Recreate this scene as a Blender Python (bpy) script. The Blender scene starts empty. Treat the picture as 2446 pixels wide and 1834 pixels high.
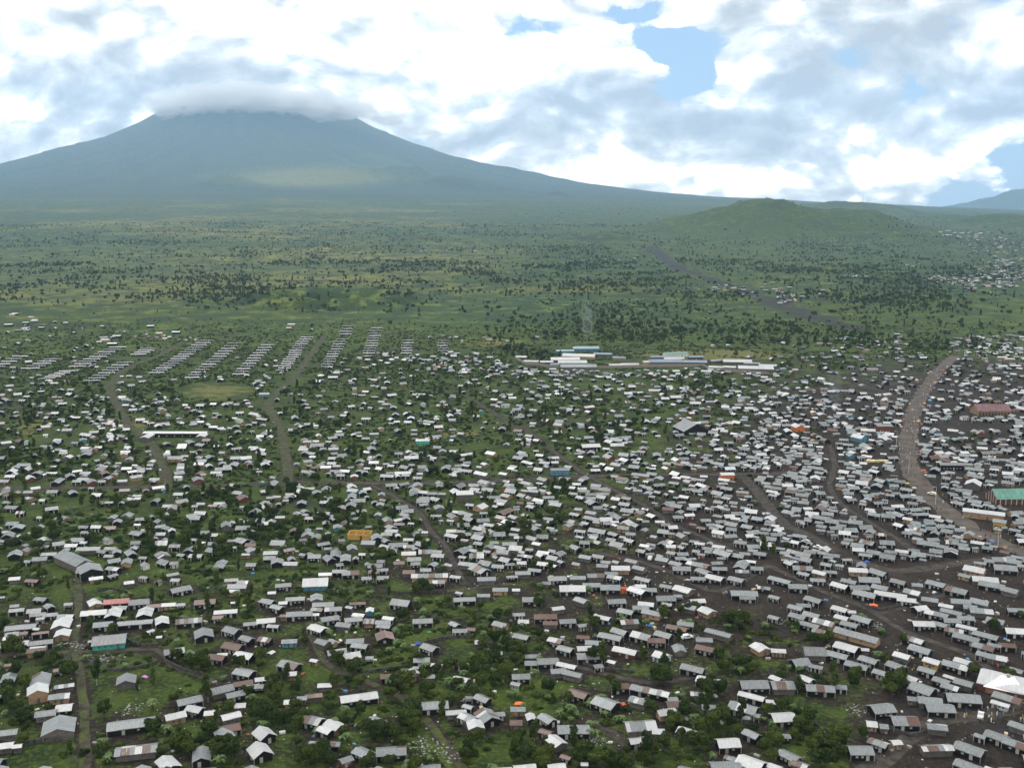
import bpy, math, random
import numpy as np
from mathutils import Vector, Matrix, noise as mnoise
R = math.radians
S = bpy.context.scene
COL = S.collection
rnd = random.Random(11)

# ------------------------------------------------------------------ camera
F, CXP, CYP, PITCH, CAMH = 2453.0, 1223.0, 917.0, R(9.65), 150.0
cam = bpy.data.objects.new('camera', bpy.data.cameras.new('camera'))
COL.objects.link(cam)
cam.location = (0, 0, CAMH)
cam.rotation_euler = (R(90) - PITCH, 0, 0)
cam.data.sensor_width = 36
cam.data.lens = 36 * F / 2446
cam.data.clip_start = 1; cam.data.clip_end = 90000
S.camera = cam

def pdir(px, py):
    u = (px - CXP) / F; v = (CYP - py) / F
    return (u, math.cos(PITCH) + v * math.sin(PITCH), -math.sin(PITCH) + v * math.cos(PITCH))
def azel(px, py):
    d = pdir(px, py)
    return math.degrees(math.atan2(d[0], d[1])), math.degrees(math.atan2(d[2], math.hypot(d[0], d[1])))

# ------------------------------------------------------------------ sun + sky
S.view_settings.view_transform = 'Standard'; S.view_settings.look = 'None'
S.view_settings.gamma = 1; S.view_settings.use_curve_mapping = False
S.view_settings.exposure = EXPOSURE = 0.0
SUN_AZ, SUN_EL = -25.0, 52.0        # azimuth from +Y to the right, elevation
sun = bpy.data.objects.new('sun', bpy.data.lights.new('sun', 'SUN'))
COL.objects.link(sun)
sun.data.energy = 1.3; sun.data.angle = R(12); sun.data.color = (1, .96, .9)
sd = Vector((math.sin(R(SUN_AZ)) * math.cos(R(SUN_EL)), math.cos(R(SUN_AZ)) * math.cos(R(SUN_EL)), math.sin(R(SUN_EL))))
sun.rotation_euler = sd.to_track_quat('Z', 'Y').to_euler()

W = bpy.data.worlds.new('World'); S.world = W; W.use_nodes = True
W.cycles.sampling_method = 'MANUAL'; W.cycles.sample_map_resolution = 512
class NT:
    """small helper for node trees"""
    def __init__(s, tree): s.t = tree; s.n = tree.nodes; s.l = tree.links
    def new(s, kind, **kw):
        n = s.n.new(kind)
        for k, v in kw.items(): setattr(n, k, v)
        return n
    def put(s, sock, v):
        if isinstance(v, bpy.types.NodeSocket): s.l.new(v, sock)
        elif v is not None:
            if isinstance(v, tuple) and len(v) == 3 and sock.type == 'RGBA': v = v + (1,)
            sock.default_value = v
    def math(s, op, a, b=None, c=None, clamp=False):
        n = s.new('ShaderNodeMath', operation=op, use_clamp=clamp)
        for i, v in enumerate((a, b, c)):
            if v is not None: s.put(n.inputs[i], v)
        return n.outputs[0]
    def vec(s, op, a, b=None, out=0):
        n = s.new('ShaderNodeVectorMath', operation=op); s.put(n.inputs[0], a)
        if b is not None: s.put(n.inputs[3 if op == 'SCALE' else 1], b)
        return n.outputs[out]
    def step(s, x, lo, hi, a=0.0, b=1.0):
        n = s.new('ShaderNodeMapRange', interpolation_type='SMOOTHSTEP')
        for i, v in enumerate((x, lo, hi, a, b)): s.put(n.inputs[i], v)
        return n.outputs[0]
    def mix(s, f, a, b, blend='MIX'):
        n = s.new('ShaderNodeMix', data_type='RGBA', blend_type=blend)
        s.put(n.inputs[0], f); s.put(n.inputs[6], a); s.put(n.inputs[7], b)
        return n.outputs[2]
    def noise(s, v, scale, detail=4, rough=.5, dist=0.0, lac=2.0):
        n = s.new('ShaderNodeTexNoise'); s.put(n.inputs['Vector'], v)
        n.inputs['Scale'].default_value = scale; n.inputs['Detail'].default_value = detail
        n.inputs['Roughness'].default_value = rough; n.inputs['Distortion'].default_value = dist
        n.inputs['Lacunarity'].default_value = lac
        return n.outputs[0]
    def voro(s, v, scale, smooth=.5, detail=2, rough=.5):
        n = s.new('ShaderNodeTexVoronoi', feature='F1'); s.put(n.inputs['Vector'], v)
        n.inputs['Scale'].default_value = scale
        n.inputs['Detail'].default_value = detail; n.inputs['Roughness'].default_value = rough
        return n.outputs['Distance']

w = NT(W.node_tree); w.n.clear()
tc = w.new('ShaderNodeTexCoord').outputs['Generated']
D = w.vec('NORMALIZE', tc)
sx = w.new('ShaderNodeSeparateXYZ'); w.l.new(D, sx.inputs[0])
AZ = w.math('MULTIPLY', w.math('ARCTAN2', sx.outputs[0], sx.outputs[1]), 57.2958)
EL = w.math('MULTIPLY', w.math('ARCSINE', sx.outputs[2]), 57.2958)
# cloud space: direction, flattened towards the horizon
Q = w.vec('MULTIPLY', D, (1.0, 1.0, 1.75))
wn = w.new('ShaderNodeTexNoise'); w.l.new(Q, wn.inputs['Vector']); wn.inputs['Scale'].default_value = 5; wn.inputs['Detail'].default_value = 5
warp = w.vec('SCALE', w.vec('SUBTRACT', wn.outputs['Color'], (.5, .5, .5)), .12)
Qw = w.vec('ADD', Q, warp)
def billow(off):
    q = w.vec('ADD', Qw, off) if off else Qw
    f = w.noise(q, 5.6, 9, .62)
    v = w.math('SUBTRACT', 1.0, w.voro(q, 10.0, .6, 1, .5))
    v2 = w.math('SUBTRACT', 1.0, w.voro(q, 27.0, .5, 1, .5))
    return w.math('ADD', w.math('ADD', w.math('MULTIPLY', f, .70), w.math('MULTIPLY', v, .30)), w.math('MULTIPLY', v2, .12))
H0 = billow(None)
H1 = billow((-.008, .0, .028))
wob1 = w.math('MULTIPLY', w.math('SUBTRACT', w.noise(Q, 9.0, 6, .6), .5), 7.0)
wob2 = w.math('MULTIPLY', w.math('SUBTRACT', w.noise(w.vec('ADD', Q, (3.1, 1.7, .4)), 9.0, 6, .6), .5), 5.0)
AZw = w.math('ADD', AZ, wob1); ELw = w.math('ADD', EL, wob2)
def blob(px, py, rx, ry, amt, tilt=0.0):
    a, e = azel(px, py); k = 57.2958 / F
    x = w.math('SUBTRACT', AZw, a); y = w.math('SUBTRACT', ELw, e)
    if tilt:
        c, s_ = math.cos(R(tilt)), math.sin(R(tilt))
        x, y = w.math('ADD', w.math('MULTIPLY', x, c), w.math('MULTIPLY', y, s_)), w.math('SUBTRACT', w.math('MULTIPLY', y, c), w.math('MULTIPLY', x, s_))
    x = w.math('DIVIDE', x, rx * k); y = w.math('DIVIDE', y, ry * k)
    d2 = w.math('ADD', w.math('MULTIPLY', x, x), w.math('MULTIPLY', y, y))
    return w.math('MULTIPLY', w.math('EXPONENT', w.math('MULTIPLY', d2, -1.0)), amt)
def total(lst):
    t = blob(*lst[0])
    for b in lst[1:]: t = w.math('ADD', t, blob(*b))
    return t
# breaks of blue in the cloud deck
holes = total([(1610, 150, 92, 52, 1.7, -38), (1700, 110, 90, 26, .5, -10), (1510, 18, 80, 20, .8), (360, -10, 95, 32, .9), (1290, 205, 70, 28, .45),
               (2440, 430, 110, 110, 1.3, 35), (2290, 480, 150, 32, .75), (1020, 330, 130, 28, .3, -12), (2380, 20, 110, 50, .4),
               (1900, 250, 120, 26, .3), (2230, 215, 130, 40, .3), (1960, 285, 100, 24, .3)])
# grey undersides
shade = total([(250, 120, 95, 100, .55), (110, 215, 70, 30, .8, -25), (260, 265, 130, 45, .4), (700, 45, 200, 50, .55, 5), (620, 170, 80, 50, .35), (400, 180, 110, 80, .35),
               (830, 175, 60, 20, .35), (1510, 265, 190, 62, .85, -14), (1620, 230, 90, 60, .5), (1330, 235, 120, 55, .5), (1950, 230, 240, 90, .6), (2240, 150, 190, 110, .5), (1880, 330, 110, 50, .4),
               (1040, 300, 190, 40, .5, -12), (1270, 370, 110, 40, .4), (1140, 110, 110, 25, .35), (1880, 190, 90, 50, .5), (2050, 90, 300, 60, .3), (1500, 420, 70, 30, .2), (30, 130, 60, 90, .25), (420, 250, 160, 30, .3)])
glow = total([(1000, 90, 420, 130, .55), (150, 350, 200, 120, .22), (700, 60, 500, 100, .2), (1230, 40, 160, 60, .3), (1480, 400, 140, 40, .3), (1680, 390, 120, 40, .35), (2080, 370, 170, 55, .4), (1780, 210, 50, 40, .5), (1340, 385, 90, 30, .3), (30, 40, 160, 120, .3), (1230, 150, 150, 60, .4)])
low = w.math('SUBTRACT', w.noise(w.vec('ADD', Q, (7.3, 2.2, 5.1)), 2.6, 3, .5), .5)
cov = w.math('SUBTRACT', w.math('ADD', w.math('MULTIPLY', w.math('SUBTRACT', H0, .60), 3.0), w.math('ADD', 1.22, w.math('MULTIPLY', low, .5))), holes)
alpha = w.step(cov, .0, .32)
relief = w.math('MULTIPLY', w.math('SUBTRACT', H0, H1), 4.0)
body = w.math('MULTIPLY', w.math('SUBTRACT', H0, .6), .9)
br = w.math('ADD', w.math('ADD', .86, relief), w.math('ADD', body, w.math('MULTIPLY', low, -.35)))
br = w.math('SUBTRACT', w.math('ADD', br, w.math('MULTIPLY', glow, 1.0)), w.math('MULTIPLY', shade, .66))
thin = w.step(cov, .0, .55, .22, 0.0)
br = w.math('ADD', br, thin)
cr = w.new('ShaderNodeValToRGB'); w.l.new(br, cr.inputs[0])
el = cr.color_ramp.elements
el[0].position = .0; el[0].color = (.24, .25, .26, 1)
el[1].position = 1.0; el[1].color = (1.0, 1.0, .98, 1)
for p, c in ((.3, (.32, .335, .34)), (.58, (.43, .445, .45)), (.84, (.62, .63, .63))):
    e_ = el.new(p); e_.color = c + (1,)
cloudc = w.mix(1.0, cr.outputs[0], (27.0, 25.9, 24.0), 'MULTIPLY')
sky = w.new('ShaderNodeTexSky', sky_type='NISHITA', sun_disc=False)
sky.sun_elevation = R(SUN_EL); sky.sun_rotation = R(SUN_AZ); sky.altitude = 1500; sky.air_density = 1.0; sky.dust_density = .6; sky.ozone_density = 1.2
skyc = w.mix(1.0, sky.outputs[0], (1.25, 1.25, 1.25), 'MULTIPLY')
# pale veil low over the horizon
veil = w.step(EL, 0.0, 14.0, .75, .30)
skyc = w.mix(veil, skyc, (4.6, 7.0, 9.6))
allc = w.mix(alpha, skyc, cloudc)
bg = w.new('ShaderNodeBackground'); w.l.new(allc, bg.inputs[0]); bg.inputs[1].default_value = 0.1
wo = w.new('ShaderNodeOutputWorld'); w.l.new(bg.outputs[0], wo.inputs[0])
S.render.engine = 'CYCLES'
S.cycles.max_bounces = 5; S.cycles.diffuse_bounces = 3; S.cycles.glossy_bounces = 2; S.cycles.volume_bounces = 2
S.cycles.transparent_max_bounces = 12
# ---- surveyed houses: x y width yaw roof+wall [aspect] [|landmark name]  (tile origin, tile scale 3.428) ----
T1 = """715 25 150 0 gk;785 85 110 10 wt;930 12 130 150 gk;915 65 100 40 gk;1180 80 90 150 gk;1055 120 85 10 wn;1440 100 90 165 gk;1300 110 60 60 rk;1410 55 110 20 gn
1475 180 185 25 gk 1.8;1895 100 105 0 gt;1945 155 155 175 gn;1990 118 100 170 mr;1910 190 115 168 wt;265 110 115 160 rk|rust-brown gabled hut;120 88 80 0 wn;20 15 50 0 gk;20 240 35 0 gn
335 255 120 155 gk;120 310 65 0 gn;137 345 105 0 gk;280 350 100 0 gk;400 315 100 120 gk;560 295 62 0 gk;310 380 110 0 dk;413 382 105 0 gk;330 412 60 0 gk
540 400 130 168 gk;505 462 130 90 wn;512 540 108 90 wt 1.1|white-roofed tan gabled cottage;775 290 130 110 wt;955 278 185 0 Rk 2.2|red tin-roofed house;1145 285 155 0 gk;982 325 125 170 gk
1260 310 110 0 rk;1378 300 110 0 wt;1480 300 70 0 gk;770 370 185 0 wk 2.2;928 373 115 90 wk;1187 368 115 90 wk;845 467 140 0 gk;1107 450 255 0 gk 3.6
1325 435 125 100 wk;1548 437 200 3 mk 2.4;1228 515 75 35 wk;1303 562 45 0 wn;1680 283 160 0 rk;1848 362 180 2 wk 2.6;1785 403 85 0 rk;1912 283 45 0 wn
2050 455 115 5 gk;170 488 210 0 gk 2.6;100 540 95 0 gn;300 497 60 160 wt;190 532 65 0 rk;330 530 120 5 rk 3;85 572 100 0 wk 2;120 625 190 0 wk 2.4;335 612 170 3 gk 2.4
310 655 115 175 wr;298 678 130 0 rt 2;898 590 245 2 gB 1.55|turquoise-walled house;748 598 50 0 gk;1668 545 165 100 gk 1.1;1900 515 170 140 gk;2020 583 140 140 gk;1910 645 200 150 rk|large rusty gabled house
1425 685 165 10 gk;1597 700 100 150 gn;1780 735 165 155 rk;1820 708 80 0 wn;2000 718 190 150 wk;70 790 60 0 rt;68 900 100 90 gk;330 925 150 95 gn 1.5;310 1030 165 100 wt 1.0|tall tan gabled house
525 960 140 5 mn 2.4;485 1050 145 0 mt;525 1138 115 0 wk 1.2;375 1190 145 0 gn;480 1300 240 95 gn 1.0|big grey gabled hall with roof hatch;60 1345 135 0 gn;50 1445 100 0 wn;140 1450 65 0 wn;1033 920 150 95 gn 1.0|lone gabled house in green field
1073 1275 345 5 gk 2.8|long grey house in lower field;1115 1485 300 2 mn 2.6|rust-and-white striped long house;570 790 65 15 mt;475 830 80 10 rk;2000 855 195 150 gk;1815 995 200 22 gn 1.7;1990 945 160 10 rk 2;2065 965 120 10 gk
1925 1035 165 20 gk;1550 1085 210 18 gk 2;1595 1155 160 150 wk;1435 1210 175 18 wt;1965 1120 90 0 wt;1890 1210 170 20 wn;1720 1180 90 0 wt;1880 1310 180 15 rk 1.6;1835 1360 170 110 gk 1.0
1375 1600 210 120 wk 1.4|white gabled house at lower edge beside big tree;1650 1530 150 95 gk;1700 1650 120 0 gk"""
T2 = """565 52 105 0 wt;685 30 125 175 gk;775 48 135 0 gk;965 32 90 0 rk;1030 18 105 5 gk;905 85 85 0 gk;1035 82 100 0 gk;1250 35 100 0 rn;1388 18 90 0 gk;1420 70 295 0 mt 4;1635 75 110 160 gk;1480 120 130 0 mk 2
1830 20 200 130 gk;1885 97 155 3 gn 2.2;2075 75 60 5 gk;1665 205 80 150 gk;1705 262 185 5 gk 2.4;1862 225 105 0 gn;1998 178 125 0 gt;487 125 200 0 wb 1.4|white-roofed house with blue wall;222 147 130 5 gk;128 203 65 0 wn;320 258 150 0 gk 2.2
493 247 108 95 gn;220 285 70 0 wn;95 280 145 145 gk;170 325 130 145 gk;550 303 170 0 gk 2.2;500 340 115 160 mn;632 340 135 0 mk 1.8;765 322 80 150 gn;830 290 130 0 rk 3;930 345 65 90 wb
1187 290 190 160 gk 1.5|lone grey house in walled garden;355 380 205 0 gk 2.4;485 380 60 0 wk;225 390 60 0 rt;600 418 165 15 gk;840 385 120 160 wk;795 425 155 10 gk;720 470 145 160 gn;925 435 95 175 mt 1;1085 410 115 160 wk
1040 448 130 175 gk;1045 480 130 165 gk;1363 438 165 3 gk 2;1625 460 115 130 gk;1668 512 120 0 gk;1760 500 85 170 rk;2000 467 150 150 gt 1.3|grey-roofed house with tan brick walls;80 435 150 3 wk;140 475 110 165 gk
505 497 180 140 wk;1052 565 165 100 rk 1.0|rust-and-grey gabled house;75 590 140 150 mk;272 598 122 0 gb;545 610 145 140 gn;625 600 100 130 gt;810 600 140 0 gk;850 640 155 160 gk;660 690 170 12 gn;770 720 180 15 wk 1.6
1420 655 170 140 gk|grey house beside blue tarpaulin;120 690 70 60 wn;475 755 85 150 wt;275 795 210 145 gk;285 862 90 0 wt;928 732 65 0 gk;1355 755 130 0 gk;1305 812 50 0 gn;1290 868 140 118 wt 1|steep white-roofed tan cottage
1410 885 105 0 mn;1085 888 130 0 rk;1480 795 110 160 mt;1680 787 120 0 rk 2.4;1835 605 90 0 wn;1945 695 140 5 wt 3;1675 915 155 155 wn;45 905 120 10 wk;20 965 80 0 gk;560 955 110 0 wn;375 1060 80 0 gt
470 1040 140 5 rn 2.2;290 1090 120 0 wt;840 1058 310 12 wk 2.9|long white-roofed house;1445 1125 255 5 gk 2.2;1855 1068 165 140 gk;1740 1055 60 0 gk;1635 1175 170 5 wn 2.6;1735 1130 110 150 gk
1735 1225 180 140 gk;1890 1215 220 115 mk 1.2|large grey roof with rusty patches;1795 1285 150 100 wn 1;460 1245 210 150 mk;640 1285 190 135 wt|white-roofed tan house with annexe;565 1325 155 140 wk;990 1258 190 140 gn
880 1510 200 140 gk;1105 1497 240 3 gk 2;735 1560 130 30 gr;560 1432 250 172 mk 4;65 1360 200 122 wk 1.1|upper of two white gabled twin houses;30 1500 215 115 wk 1.1|lower of two white gabled twin houses;1410 1645 200 5 gk;1995 1190 90 10 gk;1160 1200 40 0 wn"""
T3 = """15 72 60 0 gk;85 47 130 3 gn;185 20 125 165 gk;885 8 150 0 wt;1040 8 130 150 gn;1385 12 145 0 gk;1565 35 150 130 gk;1695 8 120 0 gk;1660 85 175 150 wk|large white-grey gabled house by the lane;1520 88 120 0 gk
1835 100 155 150 gk;1880 30 110 0 mn;2000 5 100 0 gk;365 92 160 5 gk;280 125 75 0 gn;535 85 130 2 gn;680 68 145 5 gn;810 45 110 0 gk;840 82 145 155 gk;1070 100 155 150 gk 1.8;648 145 150 3 gk;800 167 165 2 gk
490 175 215 3 wk 2;30 180 65 0 wn;1025 190 185 140 wk|white gabled house beside orange container;1050 150 90 0 wk;1130 180 100 0 gk;1260 152 120 155 gk;1400 180 190 145 wn;160 263 155 0 gk;565 270 145 140 gn;850 278 165 10 gk;370 330 125 20 wn
1255 255 165 5 gk;1270 298 100 155 gk;1355 230 70 0 gk;1515 275 135 12 wk;1895 212 215 3 gk 2.2;1925 245 130 3 gk 2.4;2060 165 110 170 mk;1095 300 140 170 wk;1050 330 130 0 gk;1595 355 165 130 wt 1.1|white-roofed tan gabled house above shrubs
1145 372 185 155 gt 1.8;1240 345 120 150 gk;1450 325 150 155 gn;930 360 160 155 gk;735 410 160 155 wk 1.8;50 380 105 5 gk;90 437 90 0 wk;450 440 145 8 gk;270 403 190 3 rk 2.2;955 445 160 10 mn;565 470 85 20 gk;310 450 120 0 rn
880 525 165 145 gk;805 565 220 155 gk 1.9;1060 560 200 150 gk;1240 550 170 150 gk;1180 598 140 0 rk;1350 495 190 158 rk 1.9|broad brown-roofed house;1420 462 140 170 gk;75 565 155 155 gk;355 595 150 150 mk;580 565 110 175 rk
665 615 140 175 gk;435 665 160 150 gk;595 660 145 8 wt;925 680 220 155 wr 2;640 725 230 5 gk 2.4;1225 720 170 145 wp 1.1|pale blue-walled cottage;1365 660 120 100 gn;1590 665 190 158 rk 1.8;1570 590 130 0 gn
2030 655 170 122 wt 1.1|white-roofed tan house by open lot;1690 535 230 150 gn 2.5;160 720 110 0 gn;150 775 100 0 gk;290 765 180 5 gk;445 795 180 155 wk 2.2;495 868 180 155 gn 1.9;375 845 140 10 gn;70 890 150 3 gk;700 800 100 20 gk
815 765 90 150 wn;1480 825 215 155 gk 1.8|grey house with white-framed windows in clearing;1600 920 200 160 wk;1975 955 240 10 gk 1.8;1960 1050 220 155 wk 2.5;880 970 160 8 gk 2;1130 1005 330 158 mk 3.2|long patched grey-and-rust house;540 1030 200 150 rk
765 1105 250 145 gk 1.2|broad grey gabled house with lean-to;1035 1085 175 155 mn;1310 1070 100 10 gn;1340 1115 170 10 rk;1515 1025 110 0 mn;30 945 100 150 gk;150 1215 95 100 wk;285 1235 170 130 gk;45 1150 120 0 gt;30 1260 100 0 rn
275 1335 130 150 rk;500 1320 260 3 gk 2.2|long grey striped-roof house;355 1415 190 125 wn 1.3|pale pink-white gabled house;1045 1290 270 12 mn 1.8;1030 1410 170 15 mk;1195 1330 100 0 wn;1430 1340 180 150 wn;1260 1180 180 20 wt;1895 1145 260 155 gk 1.5
1990 1195 110 150 gk;1915 1220 60 0 gn;1620 1140 130 0 gn;1960 1360 160 140 gk;1765 1430 200 12 wk 1.5;150 1480 110 150 rk;440 1540 110 150 rk;1790 1550 120 150 mk;590 1595 60 0 wn;360 1625 155 10 wk
1745 1625 250 8 gk;1955 1595 260 150 wk 1.2|large bright white roof at lower edge;1075 1650 90 0 gk"""
T4 = """95 105 200 145 gk 2.2;235 158 150 3 gk;290 50 120 150 gk;420 45 130 150 wt;500 35 105 0 gk;400 100 115 0 gk;275 8 150 0 gk;730 25 140 0 wt;900 45 165 140 gk|dark-walled gabled house behind the crossroads;820 105 165 3 gk;1065 120 140 150 dk
585 150 160 145 wk;660 115 140 155 gk;740 165 160 8 gk;915 165 150 155 gn;790 220 200 155 gk 1.6;1000 225 250 165 wk 3;1130 265 150 170 wk 1.8;1180 205 150 150 gn;1375 135 170 150 gk;1545 190 190 150 gk;1215 140 80 0 gn
1320 265 130 170 gn;1455 310 120 160 wn;1570 280 140 0 gn;1730 285 160 155 gn;1650 320 100 0 gn;1740 355 160 0 gn;1690 20 180 155 wt;1610 65 110 150 gt;1770 100 180 0 wn 2;1830 145 200 160 gk 2;1980 190 145 150 gn;1935 8 160 0 gk
2030 350 140 5 gk 2;1240 335 140 30 wk 1.2|white-roofed house facing the stone wall;1380 380 190 155 gk 1.8;1500 365 170 155 gn 2;1265 460 165 5 wk;1400 465 140 155 gk;1500 435 130 5 gk;1610 415 130 5 gk;1625 490 160 155 wk 2;1860 440 150 155 gn
1520 515 150 165 mk;1625 575 210 152 gk 1.9;1780 555 200 152 gk 1.9;2030 520 170 5 wk;1765 650 180 152 gk 1.6;1850 630 110 165 gk;1950 630 120 0 rk;1780 715 150 155 gk;1870 735 160 165 gn;1590 765 140 152 wn;1535 800 210 152 gk 1.8
1340 765 150 150 wT 1.3|white-roofed yellow-walled house;1300 840 150 152 gk;1245 670 195 148 gk;1190 590 180 145 mk 1.7;1095 720 150 150 wn;1050 805 175 140 gk;925 860 145 150 gk;820 755 170 148 gk;725 800 200 152 gk 1.7;560 715 195 155 gk 1.7
640 650 215 150 wk 1.4|white-roofed house with cross gable;790 665 60 0 wn;725 555 350 150 gt 3|long tan-walled building at the crossroads;455 450 190 150 mt 1.6;340 470 170 152 gk 1.8;430 525 150 152 mk;600 410 130 150 wt;665 465 160 152 gk
765 425 185 148 gk;585 340 150 148 wk;680 358 65 0 wk;370 265 165 145 gk;285 305 110 0 gk;225 330 140 150 gk;240 400 160 150 gk;355 390 160 150 gk;45 405 110 150 gk;50 240 110 150 gk;80 675 115 0 wt;373 685 180 5 dn 1.2|dark grey hip-like roof house
255 775 180 25 gk 1.3;390 805 120 160 gk 2;60 900 120 140 wn;310 910 140 140 wk 1.3;110 960 200 10 mn 1.5;420 985 220 3 gk 2.2;590 970 90 0 gk;1160 905 150 145 wk;1265 990 230 145 gk 1.1|broad dark grey roofed house;1420 925 150 150 gk
1490 975 150 152 mk;1490 890 110 150 wr 2;1600 940 160 155 gn;1950 945 330 160 wr 1.4|big bright white pyramid roof;2030 835 120 150 gn;1320 1085 170 0 gn;1400 1145 220 8 gk 1.8;1590 1065 250 5 gk 2;1180 1065 80 0 gn;1960 1065 220 150 gn 1.8
1900 1105 140 155 wp 2;925 1150 220 22 gk 1.5|large dark-gabled house beside bare earth;1110 1250 220 10 gk 1.6;845 1270 80 0 wt 1;945 1290 65 0 gt 1;1380 1300 140 0 gn;115 1220 210 14 wk 1.5|white-striped roof house in the shrubs;20 1090 80 0 wn
120 1370 120 10 gk;170 1535 200 140 gk 1.6;260 1600 150 150 mn;750 1490 200 10 gk 1.6;900 1430 170 150 mk 1.5;1045 1420 100 20 wt;1375 1470 250 17 mn 3|long striped shed by the dark street;1650 1480 240 150 gk 1.5;1735 1370 100 150 gk;1870 1375 190 150 gk
2030 1440 200 150 gk 1.6;2045 1290 150 150 gn;1640 1620 220 150 gk 1.6;1820 1640 100 150 wn;50 1620 130 150 wn"""
TILES = ((0, 1350, T1), (612, 1350, T2), (1224, 1350, T3), (1836, 1350, T4))
# houses per cell (204 px x 50 px of the survey photograph), rows from y = 850
DENS = """4 4 2 9 12 14 14 10 8 14 16 26
14 8 3 10 18 12 22 22 26 26 20 28
13 22 16 9 14 12 18 14 30 32 24 26
8 18 14 12 14 10 14 16 28 28 22 18
12 14 16 14 10 8 14 18 26 28 16 24
14 18 12 14 16 12 12 18 22 26 14 22
7 8 7 12 14 14 18 16 16 24 14 18
4 6 8 10 12 12 14 18 16 20 14 16
9 10 9 8 10 12 12 14 16 18 14 16
7 9 8 9 12 14 12 12 13 14 13 14"""
GREEN = """.95 .95 .95 .95 .95 .95 .9 .9 .9 .9 .9 .85
.9 .9 .9 .9 .9 .9 .8 .8 .7 .6 .5 .4
.85 .8 .9 .8 .85 .85 .7 .6 .5 .25 .2 .15
.8 .7 .7 .75 .8 .8 .75 .6 .4 .2 .15 .15
.8 .8 .7 .6 .7 .65 .6 .5 .3 .14 .12 .12
.85 .8 .8 .75 .65 .6 .45 .35 .15 .08 .08 .1
.8 .75 .75 .75 .6 .5 .4 .25 .1 .06 .06 .1
.8 .75 .7 .7 .65 .6 .5 .5 .25 .1 .06 .1
.75 .8 .75 .7 .75 .75 .7 .65 .55 .5 .1 .1
.8 .8 .85 .85 .85 .8 .8 .75 .7 .75 .2 .1
.85 .8 .85 .8 .75 .8 .8 .8 .75 .75 .15 .15
.85 .8 .85 .8 .75 .8 .8 .8 .75 .75 .15 .15"""   # rows y = 750, 850 ... 1850
# trees seen one by one in the four near tiles: x y kind(r round, t tall, c cypress, w wide)
TR1 = "560 170 c;730 490 r;740 440 r;1250 930 c;1130 1000 c;170 700 r;110 690 w;400 790 w;120 870 r;200 960 r;600 850 r;560 880 w;790 930 t;1500 1470 w;1450 1430 r;1560 1520 r;1640 1440 r;1830 1480 w;1770 1520 r;1900 1520 r;1450 740 r;1590 800 w;1540 790 r;1680 800 r;2030 1040 r;90 1120 r;60 1070 r;190 1220 r;1240 290 t;1850 240 r;2050 260 t;2030 330 t;210 1260 r;1700 1330 r;200 1420 r;1250 1320 r;850 1180 r;1430 1090 r;30 480 r;60 1000 r;140 1160 w;330 740 r;1700 1060 t;440 720 r;1950 790 r"
TR2 = "1370 170 w;1420 200 r;1320 200 r;960 110 t;740 240 r;700 220 r;1130 940 r;1170 980 r;1230 1000 r;1270 1180 w;1250 1250 w;1300 1320 r;1000 1340 w;920 1330 r;1080 1340 r;1150 1370 r;500 1540 w;420 1570 w;560 1510 r;600 1580 r;1850 790 w;1920 780 w;1990 800 r;1700 830 r;1780 870 r;1600 800 r;2040 880 w;1960 930 r;1840 960 r;1660 960 r;660 760 r;700 790 r;830 810 r;780 840 r;180 1020 r;130 980 r;1730 1500 r;1700 1540 r;90 1180 r;200 1250 r;330 1140 r;410 1230 r;600 1080 r;580 1140 r;760 940 r;850 960 r;1400 1010 w;1390 900 r;430 1560 r;1220 400 r;1180 420 r;1830 330 r;1560 290 r;1660 1090 r;30 1200 w;120 1250 r;330 1320 r;1300 1640 r;1080 1600 r;920 1600 r;1780 1040 r;1950 600 r;1340 760 r;1480 850 r;1240 930 r;110 1000 r;640 960 r;1980 410 r;2060 400 r;1100 1050 r;30 800 r;40 740 r"
TR3 = "640 440 t;650 500 t;680 470 r;750 740 t;735 770 t;1210 900 w;1250 930 r;1500 330 r;1440 350 r;1330 1270 w;1290 1300 r;1700 1250 w;1640 1280 r;1740 1200 r;1800 1290 r;1120 1150 r;1160 1190 r;1630 950 r;1600 1000 w;1700 1010 r;1900 430 w;1820 420 w;1740 440 r;1850 480 r;1380 1380 r;1480 1440 r;1390 1490 t;1560 1450 r;1150 1520 r;1090 1560 t;700 1580 w;620 1530 r;780 1560 r;300 1530 r;230 1570 w;60 1390 r;40 1450 r;500 1480 t;540 1500 r;200 310 r;240 300 r;320 70 t;1700 730 r;1840 800 w;1930 780 r;1980 840 r;1600 1180 t;1580 1110 r;1240 400 r;1370 370 r;70 700 r;20 760 r;1060 1590 r;930 1630 r;830 1610 r;1230 1450 r;1600 1400 r;1410 1190 r;1880 1240 t;2080 1190 r;850 1000 r;300 1010 r;470 1090 r;650 740 r;560 1580 r;250 1620 r;100 1560 r;20 1560 r"
TR4 = "520 930 t;540 990 t;700 920 r;690 960 r;1040 960 w;1010 1020 r;1080 920 r;560 1400 w;600 1440 r;520 1460 r;400 1430 r;360 1470 r;30 1400 r;60 1440 w;280 1320 r;240 1300 r;320 1350 r;770 1380 r;1860 480 r;1840 500 r;250 970 r;240 1010 t;430 600 r;360 610 r;490 600 r;230 500 r;400 1560 r;470 1590 r;330 1240 r;120 1150 r;1960 920 r;2070 400 r;600 1530 r;40 1550 r;1680 860 r;1100 600 r"
TRS = ((0, TR1), (612, TR2), (1224, TR3), (1836, TR4))
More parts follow.
